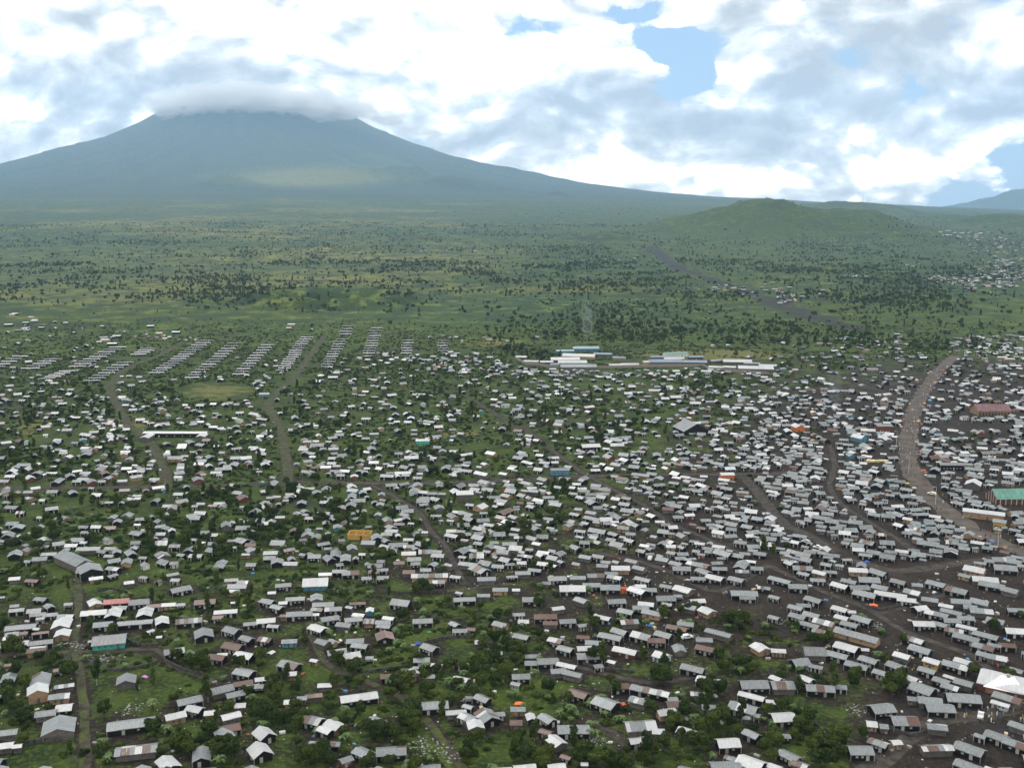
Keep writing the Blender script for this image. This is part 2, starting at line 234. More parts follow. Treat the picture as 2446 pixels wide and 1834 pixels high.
# tracks: name, width m, points in survey pixels
def _z(ox, oy, s): return [(ox+float(a.split(',')[0])/3.428, oy+float(a.split(',')[1])/3.428) for a in s.split()]
ROADS = [
 ('main_road', 11.0, [(2283,851),(2258,872),(2230,900),(2210,930),(2190,965),(2178,1000),(2170,1040),(2168,1080),(2175,1115),(2195,1155),(2230,1195),(2280,1235),(2340,1272),(2400,1300),(2470,1330),(2600,1385)]),
 ('dirt_road', 6.0, [(-60,1168),(100,1165),(250,1165),(420,1162),(560,1158),(700,1152),(900,1155),(1100,1152),(1300,1143),(1450,1136),(1620,1133),(1780,1132),(1900,1130)]),
 ('dirt_track', 6.0, [(400,1160)]+_z(0,900,"1370,860 1330,720 1210,520 1060,400 970,250 900,100 960,0")+_z(0,450,"1000,1500 1110,1440 1300,1370 1500,1260")),
 ('dirt_track', 6.0, _z(612,900,"255,850 255,700 200,450 130,300 110,210 220,80")+_z(612,450,"300,1560 430,1390 560,1210")),
 ('dirt_track', 4.6, _z(612,900,"1700,150 1840,230 2000,330 2098,400")+_z(1224,900,"110,430 350,620 600,800 900,960 1130,1080 1300,1200 1600,1330 1850,1440")),
 ('dirt_track', 6.0, _z(1224,900,"1900,820 2000,940 2098,1060")+_z(1836,900,"120,1200 330,1300 560,1440")),
 ('dirt_track', 5.0, _z(1836,900,"500,560 540,730 500,900 620,1060 840,1200 1060,1335 1200,1420")),
 ('dirt_track', 4.5, _z(1836,900,"700,50 900,110 1050,170 1190,215")),
 ('dirt_track', 5.0, _z(1224,1350,"700,-100 1150,0 1450,130 1700,210 2098,0")),
 ('dirt_track', 5.0, _z(1836,1350,"-30,-10 240,110 480,230 760,330 1100,530 1330,620 1560,700 1750,790 1880,1000")),
 ('dirt_track', 4.5, _z(0,1350,"640,60 640,400 610,600 640,800 670,1000 690,1300 700,1700")),
 ('dirt_track', 4.0, _z(0,1350,"-50,740 400,715 900,700 1280,690 1400,820 1640,900 1750,960")),
 ('dirt_track', 4.2, _z(612,1350,"430,440 480,640 640,850 900,950 1200,1090 1400,1280 1500,1400 1640,1580 1720,1720")),
 ('dirt_track', 4.0, _z(612,1350,"1000,210 1500,215 2098,150")),
 ('dirt_track', 4.0, _z(1224,1350,"540,830 700,870 1000,940 1250,960 1600,880")),
 ('dirt_track', 3.5, _z(1224,1350,"600,1270 800,1350 900,1450 1020,1560")),
 ('dirt_street', 6.0, _z(1836,1350,"760,1700 980,1560 1200,1380 1450,1260 1750,1220 2150,1150")),
 ('dirt_street', 6.0, _z(1836,1350,"1850,-60 1300,20 1000,40 640,-60")),
 ('dirt_track', 4.0, _z(1836,1350,"760,330 930,390 1230,290 1500,230")),
 ('dirt_track', 4.0, _z(612,900,"900,860 1300,1080 1430,1260 1540,1370 1640,1560 1700,1700")),
]
_r = lambda x0,y0,x1,y1,n,l: (x0,y0,x1,y1,n,l)
# rows of long houses (tile x0,450): bottom -> top, count, length px
ROWS = [(-20,1452,165,1367,5,110),(250,1465,430,1390,5,130),(385,1549,560,1487,5,115),(640,1448,960,1293,9,125),(750,1565,1030,1418,8,125),(1135,1352,1220,1305,4,118),
 (1290,1500,1690,1240,15,118),(1580,1540,1925,1262,14,112),(1955,1512,2190,1275,12,105),(2098+215,1482,2098+412,1212,16,98),(2098+575,1452,2098+757,1125,17,95),
 (2098+920,1342,2098+985,1140,11,95),(2098+1225,1342,2098+1245,1238,6,85),(2098+1530,1322,2098+1528,1240,5,85)]
# walled institution (tile 1224,450): x y width yaw roofcolour wall depth label
INST = """75 1372 90 172 w n|white-roofed block at the left corner of the walled compound
155 1408 125 170 w n|low white-roofed block beside the compound's left corner
545 1362 270 168 w t|long slanting white-roofed hall in the compound centre
430 1390 240 3 w r|white-roofed block with reddish wall in the walled compound
490 1415 240 2 w n|widest white-roofed hall near the compound's front wall
280 1412 110 3 w n|white-roofed block left of the widest compound hall
345 1432 75 0 b b|small blue-roofed hut at the compound's front wall
540 1448 300 1 g n|low grey range along the compound's front wall
430 1322 150 2 c b|light blue-roofed block at the back left of the compound
600 1300 215 2 c b|long light blue-roofed block at the back of the compound
740 1348 150 172 b n|blue-roofed range behind the compound's yard trees
875 1378 110 170 b t|small blue-roofed block beside the compound's yard trees
845 1437 115 2 w n|white low shed at the middle of the compound front
960 1433 150 2 w n|pale low shed in the middle of the compound front
1110 1412 90 10 w t|white gabled end block left of the long blue hall
1250 1408 270 0 b n|long blue-roofed hall in the walled compound
1490 1412 200 174 b n|blue-roofed range right of the long blue hall
1335 1345 200 12 e w|green-roofed hall in the walled compound
1180 1372 110 4 b n|blue-roofed hut left of the green-roofed hall
1320 1385 170 4 w r|white-roofed reddish block below the green-roofed hall
1500 1372 120 3 b r|blue-roofed block right of the green-roofed hall
1660 1402 110 25 g n|grey gabled shed right of the blue-roofed range
1840 1408 230 174 w n|long white-roofed hall at the right of the compound
1960 1425 130 172 g n|grey-roofed block at the right rear of the compound
1668 1455 120 168 w n|white-roofed block at the front right of the compound
1780 1455 100 168 w n|second white-roofed block at the front right of the compound
1990 1462 280 172 w n|long white-roofed hall at the compound's right corner
2090 1442 140 172 w n|white-roofed block behind the compound's right corner hall"""
# ------------------------------------------------------------------ helpers
def tag(o, label=None, cat=None, group=None, kind=None):
    if label: o['label'] = label
    if cat: o['category'] = cat
    if group: o['group'] = group
    if kind: o['kind'] = kind
    return o
def mesh(name, verts, faces, mats=(), smooth=False, mi=None):
    m = bpy.data.meshes.new(name)
    m.from_pydata([tuple(v) for v in verts], [], [tuple(f) for f in faces])
    for x in mats: m.materials.append(x)
    if mi is not None: m.polygons.foreach_set('material_index', mi)
    if smooth: m.polygons.foreach_set('use_smooth', [True] * len(m.polygons))
    m.update(); return m
def npmesh(name, V, Fq, mats=(), smooth=False, mi=None, col=None):
    """numpy quads/tris -> mesh; Fq (n,k)"""
    m = bpy.data.meshes.new(name); V = np.asarray(V, dtype=np.float32); Fq = np.asarray(Fq, dtype=np.int32)
    k = Fq.shape[1]
    m.vertices.add(len(V)); m.vertices.foreach_set('co', V.ravel())
    m.loops.add(Fq.size); m.loops.foreach_set('vertex_index', Fq.ravel())
    m.polygons.add(len(Fq)); m.polygons.foreach_set('loop_start', np.arange(0, Fq.size, k, dtype=np.int32))
    m.polygons.foreach_set('loop_total', np.full(len(Fq), k, dtype=np.int32))
    for x in mats: m.materials.append(x)
    if mi is not None: m.polygons.foreach_set('material_index', np.asarray(mi, dtype=np.int32))
    m.polygons.foreach_set('use_smooth', np.full(len(Fq), smooth, dtype=bool))
    if col is not None:
        a = m.attributes.new('col', 'FLOAT_COLOR', 'FACE'); a.data.foreach_set('color', np.asarray(col, dtype=np.float32).ravel())
    m.update(calc_edges=True); m.validate(); return m
def obj(name, me, parent=None, loc=None, rot=None, scale=None, color=None):
    o = bpy.data.objects.new(name, me); COL.objects.link(o)
    if parent: o.parent = parent
    if loc is not None: o.location = loc
    if rot is not None: o.rotation_euler = rot
    if scale is not None: o.scale = scale
    if color is not None: o.color = color
    return o
def empty(name, loc, rz=0.0):
    o = bpy.data.objects.new(name, None); COL.objects.link(o); o.location = loc; o.rotation_euler = (0, 0, rz); o.empty_display_size = .5
    return o
BOXF = [(0, 3, 2, 1), (4, 5, 6, 7), (0, 1, 5, 4), (1, 2, 6, 5), (2, 3, 7, 6), (3, 0, 4, 7)]
def boxv(x0, x1, y0, y1, z0, z1):
    return [(x0, y0, z0), (x1, y0, z0), (x1, y1, z0), (x0, y1, z0), (x0, y0, z1), (x1, y0, z1), (x1, y1, z1), (x0, y1, z1)]

# value noise for numpy
_T = np.random.RandomState(5).rand(256, 256)
def vnoise(x, y):
    xi = np.floor(x).astype(int); yi = np.floor(y).astype(int); fx = x - xi; fy = y - yi
    fx = fx * fx * (3 - 2 * fx); fy = fy * fy * (3 - 2 * fy)
    a = _T[yi & 255, xi & 255]; b = _T[yi & 255, (xi + 1) & 255]; c = _T[(yi + 1) & 255, xi & 255]; d = _T[(yi + 1) & 255, (xi + 1) & 255]
    return (a * (1 - fx) + b * fx) * (1 - fy) + (c * (1 - fx) + d * fx) * fy
def fbm(x, y, o=4, g=.5):
    s = 0; a = 1; t = 0
    for i in range(o):
        s = s + a * vnoise(x * 2 ** i + 17.3 * i, y * 2 ** i + 5.1 * i); t += a; a *= g
    return s / t
def sstep(x, a, b):
    t = np.clip((x - a) / (b - a), 0, 1); return t * t * (3 - 2 * t)

# ------------------------------------------------------------------ terrain shape
VX, VY = -4460.0, 18000.0
PR = np.array([0, 1000, 1500, 1620, 2040, 2250, 2760, 3480, 4370, 5170, 6010, 7100, 8200, 9300, 11000, 12200, 13400, 14500, 15800, 17200, 40000.])
PH = np.array([1765, 1765, 1760, 1745, 1535, 1450, 1255, 1030, 825, 685, 525, 405, 308, 255, 180, 130, 88, 48, 16, 0, 0.])
def at_px(px, d): return ((px - CXP) / F * d, d)
BUMPS = []
def bump(px, d, sxx, syy, h, top=None): x, y = at_px(px, d); BUMPS.append((x, y, sxx, syy, h))
bump(1840, 4300, 330, 300, 104); bump(1825, 4250, 110, 150, 26); bump(2090, 4200, 260, 260, 62); bump(1660, 4500, 220, 240, 45)
bump(1440, 3900, 120, 120, 24)
bump(1985, 7600, 210, 260, 72); bump(1880, 7500, 200, 220, 30); bump(2100, 7600, 230, 260, 62); bump(2380, 5600, 260, 260, 66); bump(2250, 6200, 420, 300, 36)
bump(565, 11000, 230, 240, 110); bump(870, 12200, 380, 400, 130); bump(985, 12600, 340, 360, 150); bump(1090, 12000, 420, 360, 120); bump(1335, 11000, 120, 150, 46); bump(780, 12500, 260, 300, 80)
bump(2420, 20500, 800, 900, 260); bump(2900, 21000, 3600, 1500, 620)
bump(180, 15500, 420, 600, 60)
CRX, CRY = -285.0, 1640.0
def height(x, y):
    x = np.asarray(x, dtype=float); y = np.asarray(y, dtype=float)
    r = np.hypot(x, y); rv = np.hypot(x - VX, y - VY)
    th = np.arctan2(x - VX, y - VY)
    wob = (fbm(th * 6 + 20, rv / 2500., 4) - .5) * 1.0
    rr = rv * (1 + wob * .05) * (1 + .13 * sstep((VX - x) / (rv + 1), 0, .9))
    h = np.interp(rr, PR, PH)
    rough = sstep(r, 1300, 9000)
    h = h + (fbm(x / 900. + 9, y / 900. + 3, 4) - .5) * 34 * rough + (fbm(x / 160., y / 160., 3) - .5) * 7 * sstep(r, 1500, 3000)
    ridges = (fbm(th * 26 + 3, rv / 5200., 3) - .5) * 90 * sstep(rv, 9000, 3500) * sstep(rv, 300, 1600)
    h = h + ridges
    for bx, by, sx_, sy_, bh in BUMPS:
        q = ((x - bx) / sx_) ** 2 + ((y - by) / sy_) ** 2
        b = bh * np.exp(-q * .75)
        h = h + b * (1 + (fbm(x / 150. + bx, y / 150., 4) - .5) * .62)
    # small explosion crater on the plain: a broken rim round a bowl
    cx = (x - CRX) / 1.05; cy = (y - CRY) / .8; rc = np.hypot(cx, cy)
    rim = 15 * np.exp(-((rc - 112) / 26) ** 2); bowl = -22 * sstep(rc, 115, 30)
    h = h + rim * sstep(rc, 0, 60) + bowl * sstep(rc, 130, 60)
    return h * sstep(r, 1080, 1500) * 1.0
def hz(x, y): return 0.0 if x * x + y * y < 1166400 else float(height(np.array([x]), np.array([y]))[0])
def G(px, py, z=0.0):
    """ground point seen at a survey pixel (town level)"""
    d = pdir(px, py); t = (CAMH - z) / -d[2]
    return d[0] * t, d[1] * t
def GT(px, py):
    """ray march onto the terrain for far points"""
    d = pdir(px, py); n = math.hypot(d[0], d[1]); t = np.geomspace(900, 26000, 2600)
    hx, hy, hh = d[0] / n * t, d[1] / n * t, CAMH + d[2] / n * t
    hit = np.nonzero(height(hx, hy) >= hh)[0]
    i = hit[0] if len(hit) else len(t) - 1
    return float(hx[i]), float(hy[i])
def PX(x, y, z=0.0):
    X, Y, Z = x, y, z - CAMH
    f = Y * math.cos(PITCH) - Z * math.sin(PITCH); u = Y * math.sin(PITCH) + Z * math.cos(PITCH)
    return CXP + F * X / f, CYP - F * u / f

# ------------------------------------------------------------------ land cover tables
GRN = np.array([[float(v) for v in l.split()] for l in GREEN.split('\n')])
DEN = np.array([[float(v) for v in l.split()] for l in DENS.split('\n')])
def green_at(px, py):
    fx = np.clip(np.asarray(px) / 203.8 - .5, 0, 10.999); fy = np.clip((np.asarray(py) - 750) / 100., 0, 10.999)
    ix = fx.astype(int); iy = fy.astype(int); fx = fx - ix; fy = fy - iy
    return (GRN[iy, ix] * (1 - fx) + GRN[iy, ix + 1] * fx) * (1 - fy) + (GRN[iy + 1, ix] * (1 - fx) + GRN[iy + 1, ix + 1] * fx) * fy
def pix_np(x, y):
    f = y * math.cos(PITCH) + CAMH * math.sin(PITCH); u = y * math.sin(PITCH) - CAMH * math.cos(PITCH)
    f = np.where(f < 20, 20, f)
    return CXP + F * x / f, CYP - F * u / f
# lava field of the east: dark strip
LAVA = [GT(p, q) for p, q in ((1240, 540), (1400, 575), (1560, 590), (1620, 640), (1690, 665), (1790, 700), (1880, 735), (1960, 760), (2060, 790))]
LAVW = [10, 16, 24, 16, 12, 20, 26, 20, 8]
def seg_dist(x, y, pts, wid=None):
    best = np.full(np.shape(x), 1e9)
    for i in range(len(pts) - 1):
        (ax, ay), (bx, by) = pts[i], pts[i + 1]
        dx, dy = bx - ax, by - ay; L = dx * dx + dy * dy + 1e-9
        t = np.clip(((x - ax) * dx + (y - ay) * dy) / L, 0, 1)
        d = np.hypot(x - ax - t * dx, y - ay - t * dy)
        if wid is not None: d = d / (wid[i] * (1 - t) + wid[i + 1] * t)
        best = np.minimum(best, d)
    return best
DRYP = [(350, 640, 420, 45), (150, 700, 300, 30), (900, 660, 160, 18), (1400, 690, 220, 16), (515, 935, 105, 24), (70, 1020, 60, 30), (1650, 845, 200, 12), (830, 735, 60, 10), (600, 530, 420, 40), (1050, 600, 200, 20), (300, 1010, 120, 22), (1090, 1035, 130, 14),
        (1180, 820, 90, 14), (1750, 850, 140, 14), (1540, 780, 120, 9)]
# ------------------------------------------------------------------ materials
def new_mat(name, rough=.9, spec=.2):
    m = bpy.data.materials.new(name); m.use_nodes = True; t = NT(m.node_tree)
    b = t.n['Principled BSDF']; b.inputs['Roughness'].default_value = rough
    b.inputs['Specular IOR Level'].default_value = spec
    return m, t, b
def plain(name, c, rough=.9, spec=.2, var=.25, scale=1.5):
    m, t, b = new_mat(name, rough, spec)
    p = t.new('ShaderNodeTexCoord').outputs['Object']
    n = t.step(t.noise(p, scale, 5, .6), .3, .7)
    t.put(b.inputs['Base Color'], t.mix(n, tuple(v * (1 - var) for v in c), tuple(min(1, v * (1 + var)) for v in c)))
    return m

m_ground, t, b = new_mat('ground_cover', .95, .12)
geo = t.new('ShaderNodeNewGeometry').outputs['Position']
P = t.vec('MULTIPLY', geo, (1, 1, .3))
at = t.new('ShaderNodeAttribute', attribute_name='cover'); sp = t.new('ShaderNodeSeparateColor'); t.l.new(at.outputs['Color'], sp.inputs[0])
aG, aD, aL = sp.outputs[0], sp.outputs[1], sp.outputs[2]
n1 = t.noise(P, .0011, 5, .55); n2 = t.noise(P, .011, 6, .6); n3 = t.noise(P, .07, 6, .62); n4 = t.noise(P, .6, 5, .65); n5 = t.noise(P, 3.0, 3, .6)
# grass colours
g = t.mix(t.step(n3, .36, .66), (.014, .026, .007), (.048, .072, .014))
g = t.mix(t.math('MULTIPLY', t.step(n4, .45, .72), .6), g, (.115, .160, .022))
g = t.mix(t.math('MULTIPLY', t.step(n5, .5, .3), .55), g, (.016, .030, .010))
g = t.mix(t.math('MULTIPLY', t.step(n2, .52, .68), .5), g, (.050, .054, .026))
dry = t.mix(t.step(n4, .3, .7), (.080, .084, .026), (.155, .148, .050))
dryf = t.step(t.math('ADD', aD, t.math('MULTIPLY', t.math('SUBTRACT', n3, .5), 1.5)), .35, .75)
g = t.mix(t.math('MULTIPLY', dryf, .85), g, dry)
# bush and forest patches of the wide plain
fst = t.math('MULTIPLY', t.step(t.math('ADD', t.math('MULTIPLY', n2, .6), t.math('MULTIPLY', n3, .4)), .47, .56), at.outputs['Alpha'])
g = t.mix(t.math('MULTIPLY', fst, .8), g, (.013, .030, .013))
g = t.mix(t.math('MULTIPLY', t.step(n1, .44, .56), t.math('MULTIPLY', at.outputs['Alpha'], .68)), g, (.020, .045, .020))
np_ = t.noise(P, .028, 6, .65)
g = t.mix(t.math('MULTIPLY', t.step(np_, .50, .60), t.math('MULTIPLY', at.outputs['Alpha'], .75)), g, (.014, .028, .011))
g = t.mix(t.math('MULTIPLY', t.step(np_, .46, .36), t.math('MULTIPLY', at.outputs['Alpha'], .65)), g, (.115, .140, .040))
g = t.mix(t.step(aG, .93, .96), g, t.mix(1.0, g, (1.32, 1.30, 1.05), 'MULTIPLY'))
# volcanic soil
s = t.mix(t.step(n4, .3, .75), (.013, .0105, .0090), (.040, .031, .025))
s = t.mix(t.math('MULTIPLY', t.step(n3, .45, .75), .6), s, (.055, .044, .036))
s = t.mix(t.math('MULTIPLY', t.step(n5, .62, .75), .45), s, (.17, .16, .155))
edge = t.math('ADD', t.math('MULTIPLY', t.math('SUBTRACT', n3, .5), 1.3), t.math('MULTIPLY', t.math('SUBTRACT', n4, .5), .9))
gf = t.step(t.math('ADD', aG, edge), .30, .60)
c = t.mix(gf, s, g)
lav = t.mix(t.step(n4, .3, .7), (.016, .015, .017), (.040, .036, .040))
lf = t.step(t.math('ADD', aL, t.math('ADD', t.math('MULTIPLY', t.math('SUBTRACT', n3, .5), 2.6), t.math('MULTIPLY', t.math('SUBTRACT', n2, .5), 3.0))), .40, .75)
c = t.mix(t.math('MULTIPLY', lf, .85), c, lav)
t.put(b.inputs['Base Color'], c)
bp = t.new('ShaderNodeBump'); bp.inputs['Strength'].default_value = .7; bp.inputs['Distance'].default_value = .8
t.l.new(t.math('ADD', t.math('MULTIPLY', n4, 1.0), t.math('MULTIPLY', n5, .35)), bp.inputs['Height']); t.l.new(bp.outputs[0], b.inputs['Normal'])

def soil(name, a, c2, sc, grass=False):
    m, t, b = new_mat(name, .95, .1)
    P = t.new('ShaderNodeNewGeometry').outputs['Position']
    x = t.mix(t.step(t.noise(P, sc, 6, .65), .35, .68), a, c2)
    if grass: x = t.mix(t.math('MULTIPLY', t.step(t.noise(P, .22, 5, .65), .46, .60), .85), x, t.mix(t.step(t.noise(P, 1.1, 4, .6), .3, .7), (.035, .055, .016), (.085, .110, .026)))
    x = t.mix(t.math('MULTIPLY', t.step(t.noise(P, sc * 8, 3, .6), .58, .7), .35), x, tuple(v * .45 for v in a))
    t.put(b.inputs['Base Color'], x)
    bp = t.new('ShaderNodeBump'); bp.inputs['Strength'].default_value = .4; bp.inputs['Distance'].default_value = .2
    t.l.new(t.noise(P, 1.5, 4, .6), bp.inputs['Height']); t.l.new(bp.outputs[0], b.inputs['Normal'])
    return m
m_road = soil('packed_road_earth', (.064, .055, .048), (.118, .102, .089), .12)
m_lane = soil('grassy_lane', (.030, .027, .022), (.070, .060, .048), .3, True)
m_track = soil('track_earth', (.034, .030, .027), (.074, .064, .056), .3)

# ------------------------------------------------------------------ roads and tracks: sheets a few mm above the ground
road_pts = []
def smooth_line(P_, step):
    P_ = [np.array(p) for p in P_]; out = []
    for i in range(len(P_) - 1):
        p0 = P_[max(i - 1, 0)]; p1 = P_[i]; p2 = P_[i + 1]; p3 = P_[min(i + 2, len(P_) - 1)]
        n = max(2, int(np.linalg.norm(p2 - p1) / step))
        for k in range(n):
            s_ = k / n
            out.append(.5 * ((2 * p1) + (-p0 + p2) * s_ + (2 * p0 - 5 * p1 + 4 * p2 - p3) * s_ ** 2 + (-p0 + 3 * p1 - 3 * p2 + p3) * s_ ** 3))
    out.append(P_[-1]); return out
LINES = []
for nm, wd, pts in ROADS:
    LINES.append(smooth_line([GT(*p) if p[1] < 870 else G(*p) for p in pts], 4.0))
def pre_houses():
    out = []
    for ox, oy, txt in TILES:
        for it in txt.replace('\n', ';').split(';'):
            f = it.split('|')[0].split(); px, py = ox + float(f[0]) / 3.428, oy + float(f[1]) / 3.428
            x, y = G(px, py + 6, 0); out.append((x, y - 1.5, float(f[2]) / 3.428 * math.hypot(x, y, CAMH) / F * .75))
    return out
# ------------------------------------------------------------------ terrain mesh
az_f = np.radians(np.arange(-31, 31.01, .125))
az_c = np.radians(np.concatenate([np.arange(31.5, 60, 1.0), np.arange(60, 300, 6.0), np.arange(300, 329, 1.0)]))
AZS = np.concatenate([az_f, az_c]); NA = len(AZS)
RS = [60.0]
while RS[-1] < 24000: RS.append(RS[-1] * (1.0115 if RS[-1] > 900 else (1.02 if RS[-1] < 225 else 1.007)))
RS = np.array(RS); NR = len(RS)
A_, R_ = np.meshgrid(AZS, RS); GX = R_ * np.sin(A_); GY = R_ * np.cos(A_); GZ = height(GX, GY)
V = np.stack([GX, GY, GZ], -1).reshape(-1, 3)
ii, jj = np.meshgrid(np.arange(NR - 1), np.arange(NA), indexing='ij'); j2 = (jj + 1) % NA
Fq = np.stack([ii * NA + jj, ii * NA + j2, (ii + 1) * NA + j2, (ii + 1) * NA + jj], -1).reshape(-1, 4)[:, ::-1]
# cover
fx, fy = GX.ravel(), GY.ravel(); fz = GZ.ravel(); rr = np.hypot(fx, fy)
px, py = pix_np(fx, fy)
beh = (fy < 30)
grn = green_at(px, py); grn = np.where(beh, .3, grn)
grn = np.where(rr > 1150, .97, grn)
nr2 = np.nonzero((rr < 620) & (fy > 100))[0]; grn = np.where(np.hypot(fx - VX, fy - VY) < 8500 * (1 + .3 * fbm(fx / 900., fy / 900., 3)), .92, grn); tr = np.full(len(fx), 1e9); nr = np.nonzero((rr < 1250) & (fy > 100))[0]
for (nm, wd, pts), ln in zip(ROADS, LINES):
    lx = np.array(ln)[::2]; lo, hi = lx.min(0) - 12, lx.max(0) + 12
    ss = nr[(fx[nr] > lo[0]) & (fx[nr] < hi[0]) & (fy[nr] > lo[1]) & (fy[nr] < hi[1])]
    if len(ss): tr[ss] = np.minimum(tr[ss], seg_dist(fx[ss], fy[ss], [tuple(q) for q in lx]) - wd * .5)
grn = grn * (1 - .55 * sstep(tr, 2.2, -.5))
grn = np.where((px < -200) | (px > 2650), np.where(fx < 0, .75, .15), grn)
far = sstep(rr, 1150, 1500)
f3 = np.cos(PITCH) * fy - (fz - CAMH) * np.sin(PITCH); f3 = np.where(f3 < 20, 20, f3)
py3 = CYP - F * (fy * np.sin(PITCH) + (fz - CAMH) * np.cos(PITCH)) / f3
dry_and_sun = np.zeros_like(rr)
for a_, b_, c_, d_ in DRYP: dry_and_sun += .75 * np.exp(-((px - a_) / c_) ** 2 - ((py3 - b_) / d_) ** 2) * (fy > 100)
dry_and_sun += far * (fbm(fx / 420., fy / 420., 4) - .39) * 3.2 * sstep(rr, 11500, 6000) * sstep(px, 1500, 1000)
rvv = np.hypot(fx - VX, fy - VY)
sun_patch = 1.2 * np.exp(-((px - 740) / 240) ** 2 - ((py3 - 425) / 24) ** 2) + .35 * np.exp(-((px - 900) / 260) ** 2 - ((py3 - 370) / 60) ** 2)  # sunlit patches on the volcano's slopes, painted into the cover
sun_patch = np.where(rr > 8000, sun_patch, 0)
dry_and_sun = dry_and_sun + .8 * np.exp(-((np.hypot((fx - CRX) / 1.05, (fy - CRY) / .8) - 106) / 16) ** 2)
grn = np.where(sun_patch > .35, .97, grn); dry_and_sun = np.clip(dry_and_sun + sun_patch * .85, 0, 1.1)  # painted sun patches get the paler, drier grass colour
for hx_, hy_, hr_ in pre_houses():
    ss = nr2[(np.abs(fx[nr2] - hx_) < 14) & (np.abs(fy[nr2] - hy_) < 14)]
    grn[ss] = grn[ss] * (1 - .62 * np.exp(-(np.hypot(fx[ss] - hx_, fy[ss] - hy_) / (hr_ * 1.15)) ** 2))
lav = sstep(seg_dist(fx, fy, LAVA, LAVW), 1.6, .5)
forest = far * (1 - .8 * np.clip(sun_patch, 0, 1)) * (1 - .75 * np.exp(-((px - 1850) / 330) ** 2 - ((py3 - 540) / 75) ** 2)) * (1 - .55 * np.exp(-((px - 2150) / 260) ** 2 - ((py3 - 760) / 50) ** 2))
dry_and_sun = np.where((rr > 3300) & (rr < 6500), dry_and_sun * (1 - np.exp(-((px - 1880) / 380) ** 2 - ((py3 - 540) / 70) ** 2)), dry_and_sun)
cover = np.stack([np.clip(grn, 0, 1), dry_and_sun, lav, np.clip(forest, 0, 1)], -1).astype(np.float32)
# split: ground, volcano, hill, distant mountain
fc = V[Fq].mean(1)
rvf = np.hypot(fc[:, 0] - VX, fc[:, 1] - VY)
hx0, hy0 = at_px(1860, 4300)
reg = np.zeros(len(fc), int)
reg[rvf < 10200] = 1
reg[(((fc[:, 0] - hx0) / 820) ** 2 + ((fc[:, 1] - hy0) / 560) ** 2 < 1)] = 2
reg[(np.hypot(fc[:, 0] - at_px(2740, 21000)[0], fc[:, 1] - 21000) < 6500) & (reg == 0) & (fc[:, 1] > 14500)] = 3
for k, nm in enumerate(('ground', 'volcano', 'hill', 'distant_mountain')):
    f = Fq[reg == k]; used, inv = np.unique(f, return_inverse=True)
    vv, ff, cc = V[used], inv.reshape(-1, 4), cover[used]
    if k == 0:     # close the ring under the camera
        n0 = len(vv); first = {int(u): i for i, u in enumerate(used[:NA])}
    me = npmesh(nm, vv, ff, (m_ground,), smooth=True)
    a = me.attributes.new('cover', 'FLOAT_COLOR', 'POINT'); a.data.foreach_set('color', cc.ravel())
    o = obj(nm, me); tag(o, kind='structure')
a = np.linspace(0, 2 * math.pi, 33)[:-1]
me = mesh('ground_below', [(0, 0, -.05)] + [(62 * math.cos(t_), 62 * math.sin(t_), -.05) for t_ in a], [(0, i + 1, (i + 1) % 32 + 1) for i in range(32)], (m_track,))
tag(obj('ground', me), kind='structure')

for k, (nm, wd, pts) in enumerate(ROADS):
    line = LINES[k]
    V_, F_ = [], []
    z0 = .02 + .006 * (len(ROADS) - k)
    for i, p in enumerate(line):
        d = line[min(i + 1, len(line) - 1)] - line[max(i - 1, 0)]; d = d / (np.linalg.norm(d) + 1e-9); nrm = np.array([-d[1], d[0]])
        for s_ in (-1, -.4, .4, 1):
            e = wd / 2 * (1 if wd > 5.5 else .62) * s_ * (1 + (.42 if abs(s_) == 1 else 0) * (mnoise.noise((p[0] * .09, p[1] * .09, s_ * 7 + k)) + .5 * mnoise.noise((p[0] * .4, p[1] * .4, s_ * 7 + k))))
            q = p + nrm * e; V_.append((q[0], q[1], hz(q[0], q[1]) + z0))
        road_pts.append((p[0], p[1], wd))
    for i in range(len(line) - 1):
        for c_ in range(3): F_.append((i * 4 + c_, (i + 1) * 4 + c_, (i + 1) * 4 + c_ + 1, i * 4 + c_ + 1))
    me = mesh(nm, V_, [f[::-1] for f in F_], (m_road if nm == 'main_road' else (m_lane if (np.mean([p[0] for p in pts]) < 1400 and min(p[1] for p in pts) > 1250) or np.mean([p[0] for p in pts]) < 760 else m_track),))
    me.update(); tag(obj(nm, me), kind='structure')
RP = np.array(road_pts)
def near_road(x, y, extra): return bool(np.any(np.hypot(RP[:, 0] - x, RP[:, 1] - y) < RP[:, 2] / 2 + extra))
# ------------------------------------------------------------------ building materials
def roof_nodes(t, b, colr, rust, P):
    n = t.noise(P, 1.3, 5, .6); nf = t.noise(P, 9, 3, .6)
    c = t.mix(t.step(n, .3, .72), t.mix(.16, colr, (0, 0, 0)), t.mix(.10, colr, (.8, .82, .85)))
    c = t.mix(t.math('MULTIPLY', t.step(nf, .5, .75), .25), c, (.10, .085, .075))
    rf = t.step(t.math('ADD', t.math('MULTIPLY', rust, 1.0), t.math('MULTIPLY', t.math('SUBTRACT', n, .5), .9)), .55, .8)
    c = t.mix(rf, c, t.mix(t.step(nf, .3, .7), (.040, .016, .010), (.105, .045, .028)))
    t.put(b.inputs['Base Color'], c)
m_roof, t, b = new_mat('corrugated_iron', .42, .55)
oi = t.new('ShaderNodeObjectInfo'); tcn = t.new('ShaderNodeTexCoord').outputs['Object']
Pp = t.vec('MULTIPLY', tcn, (6.0, 1.6, 1.0)); Pp = t.vec('ADD', Pp, t.vec('SCALE', (1.0, 3.1, 0.0), t.math('MULTIPLY', oi.outputs['Random'], 97.0)))
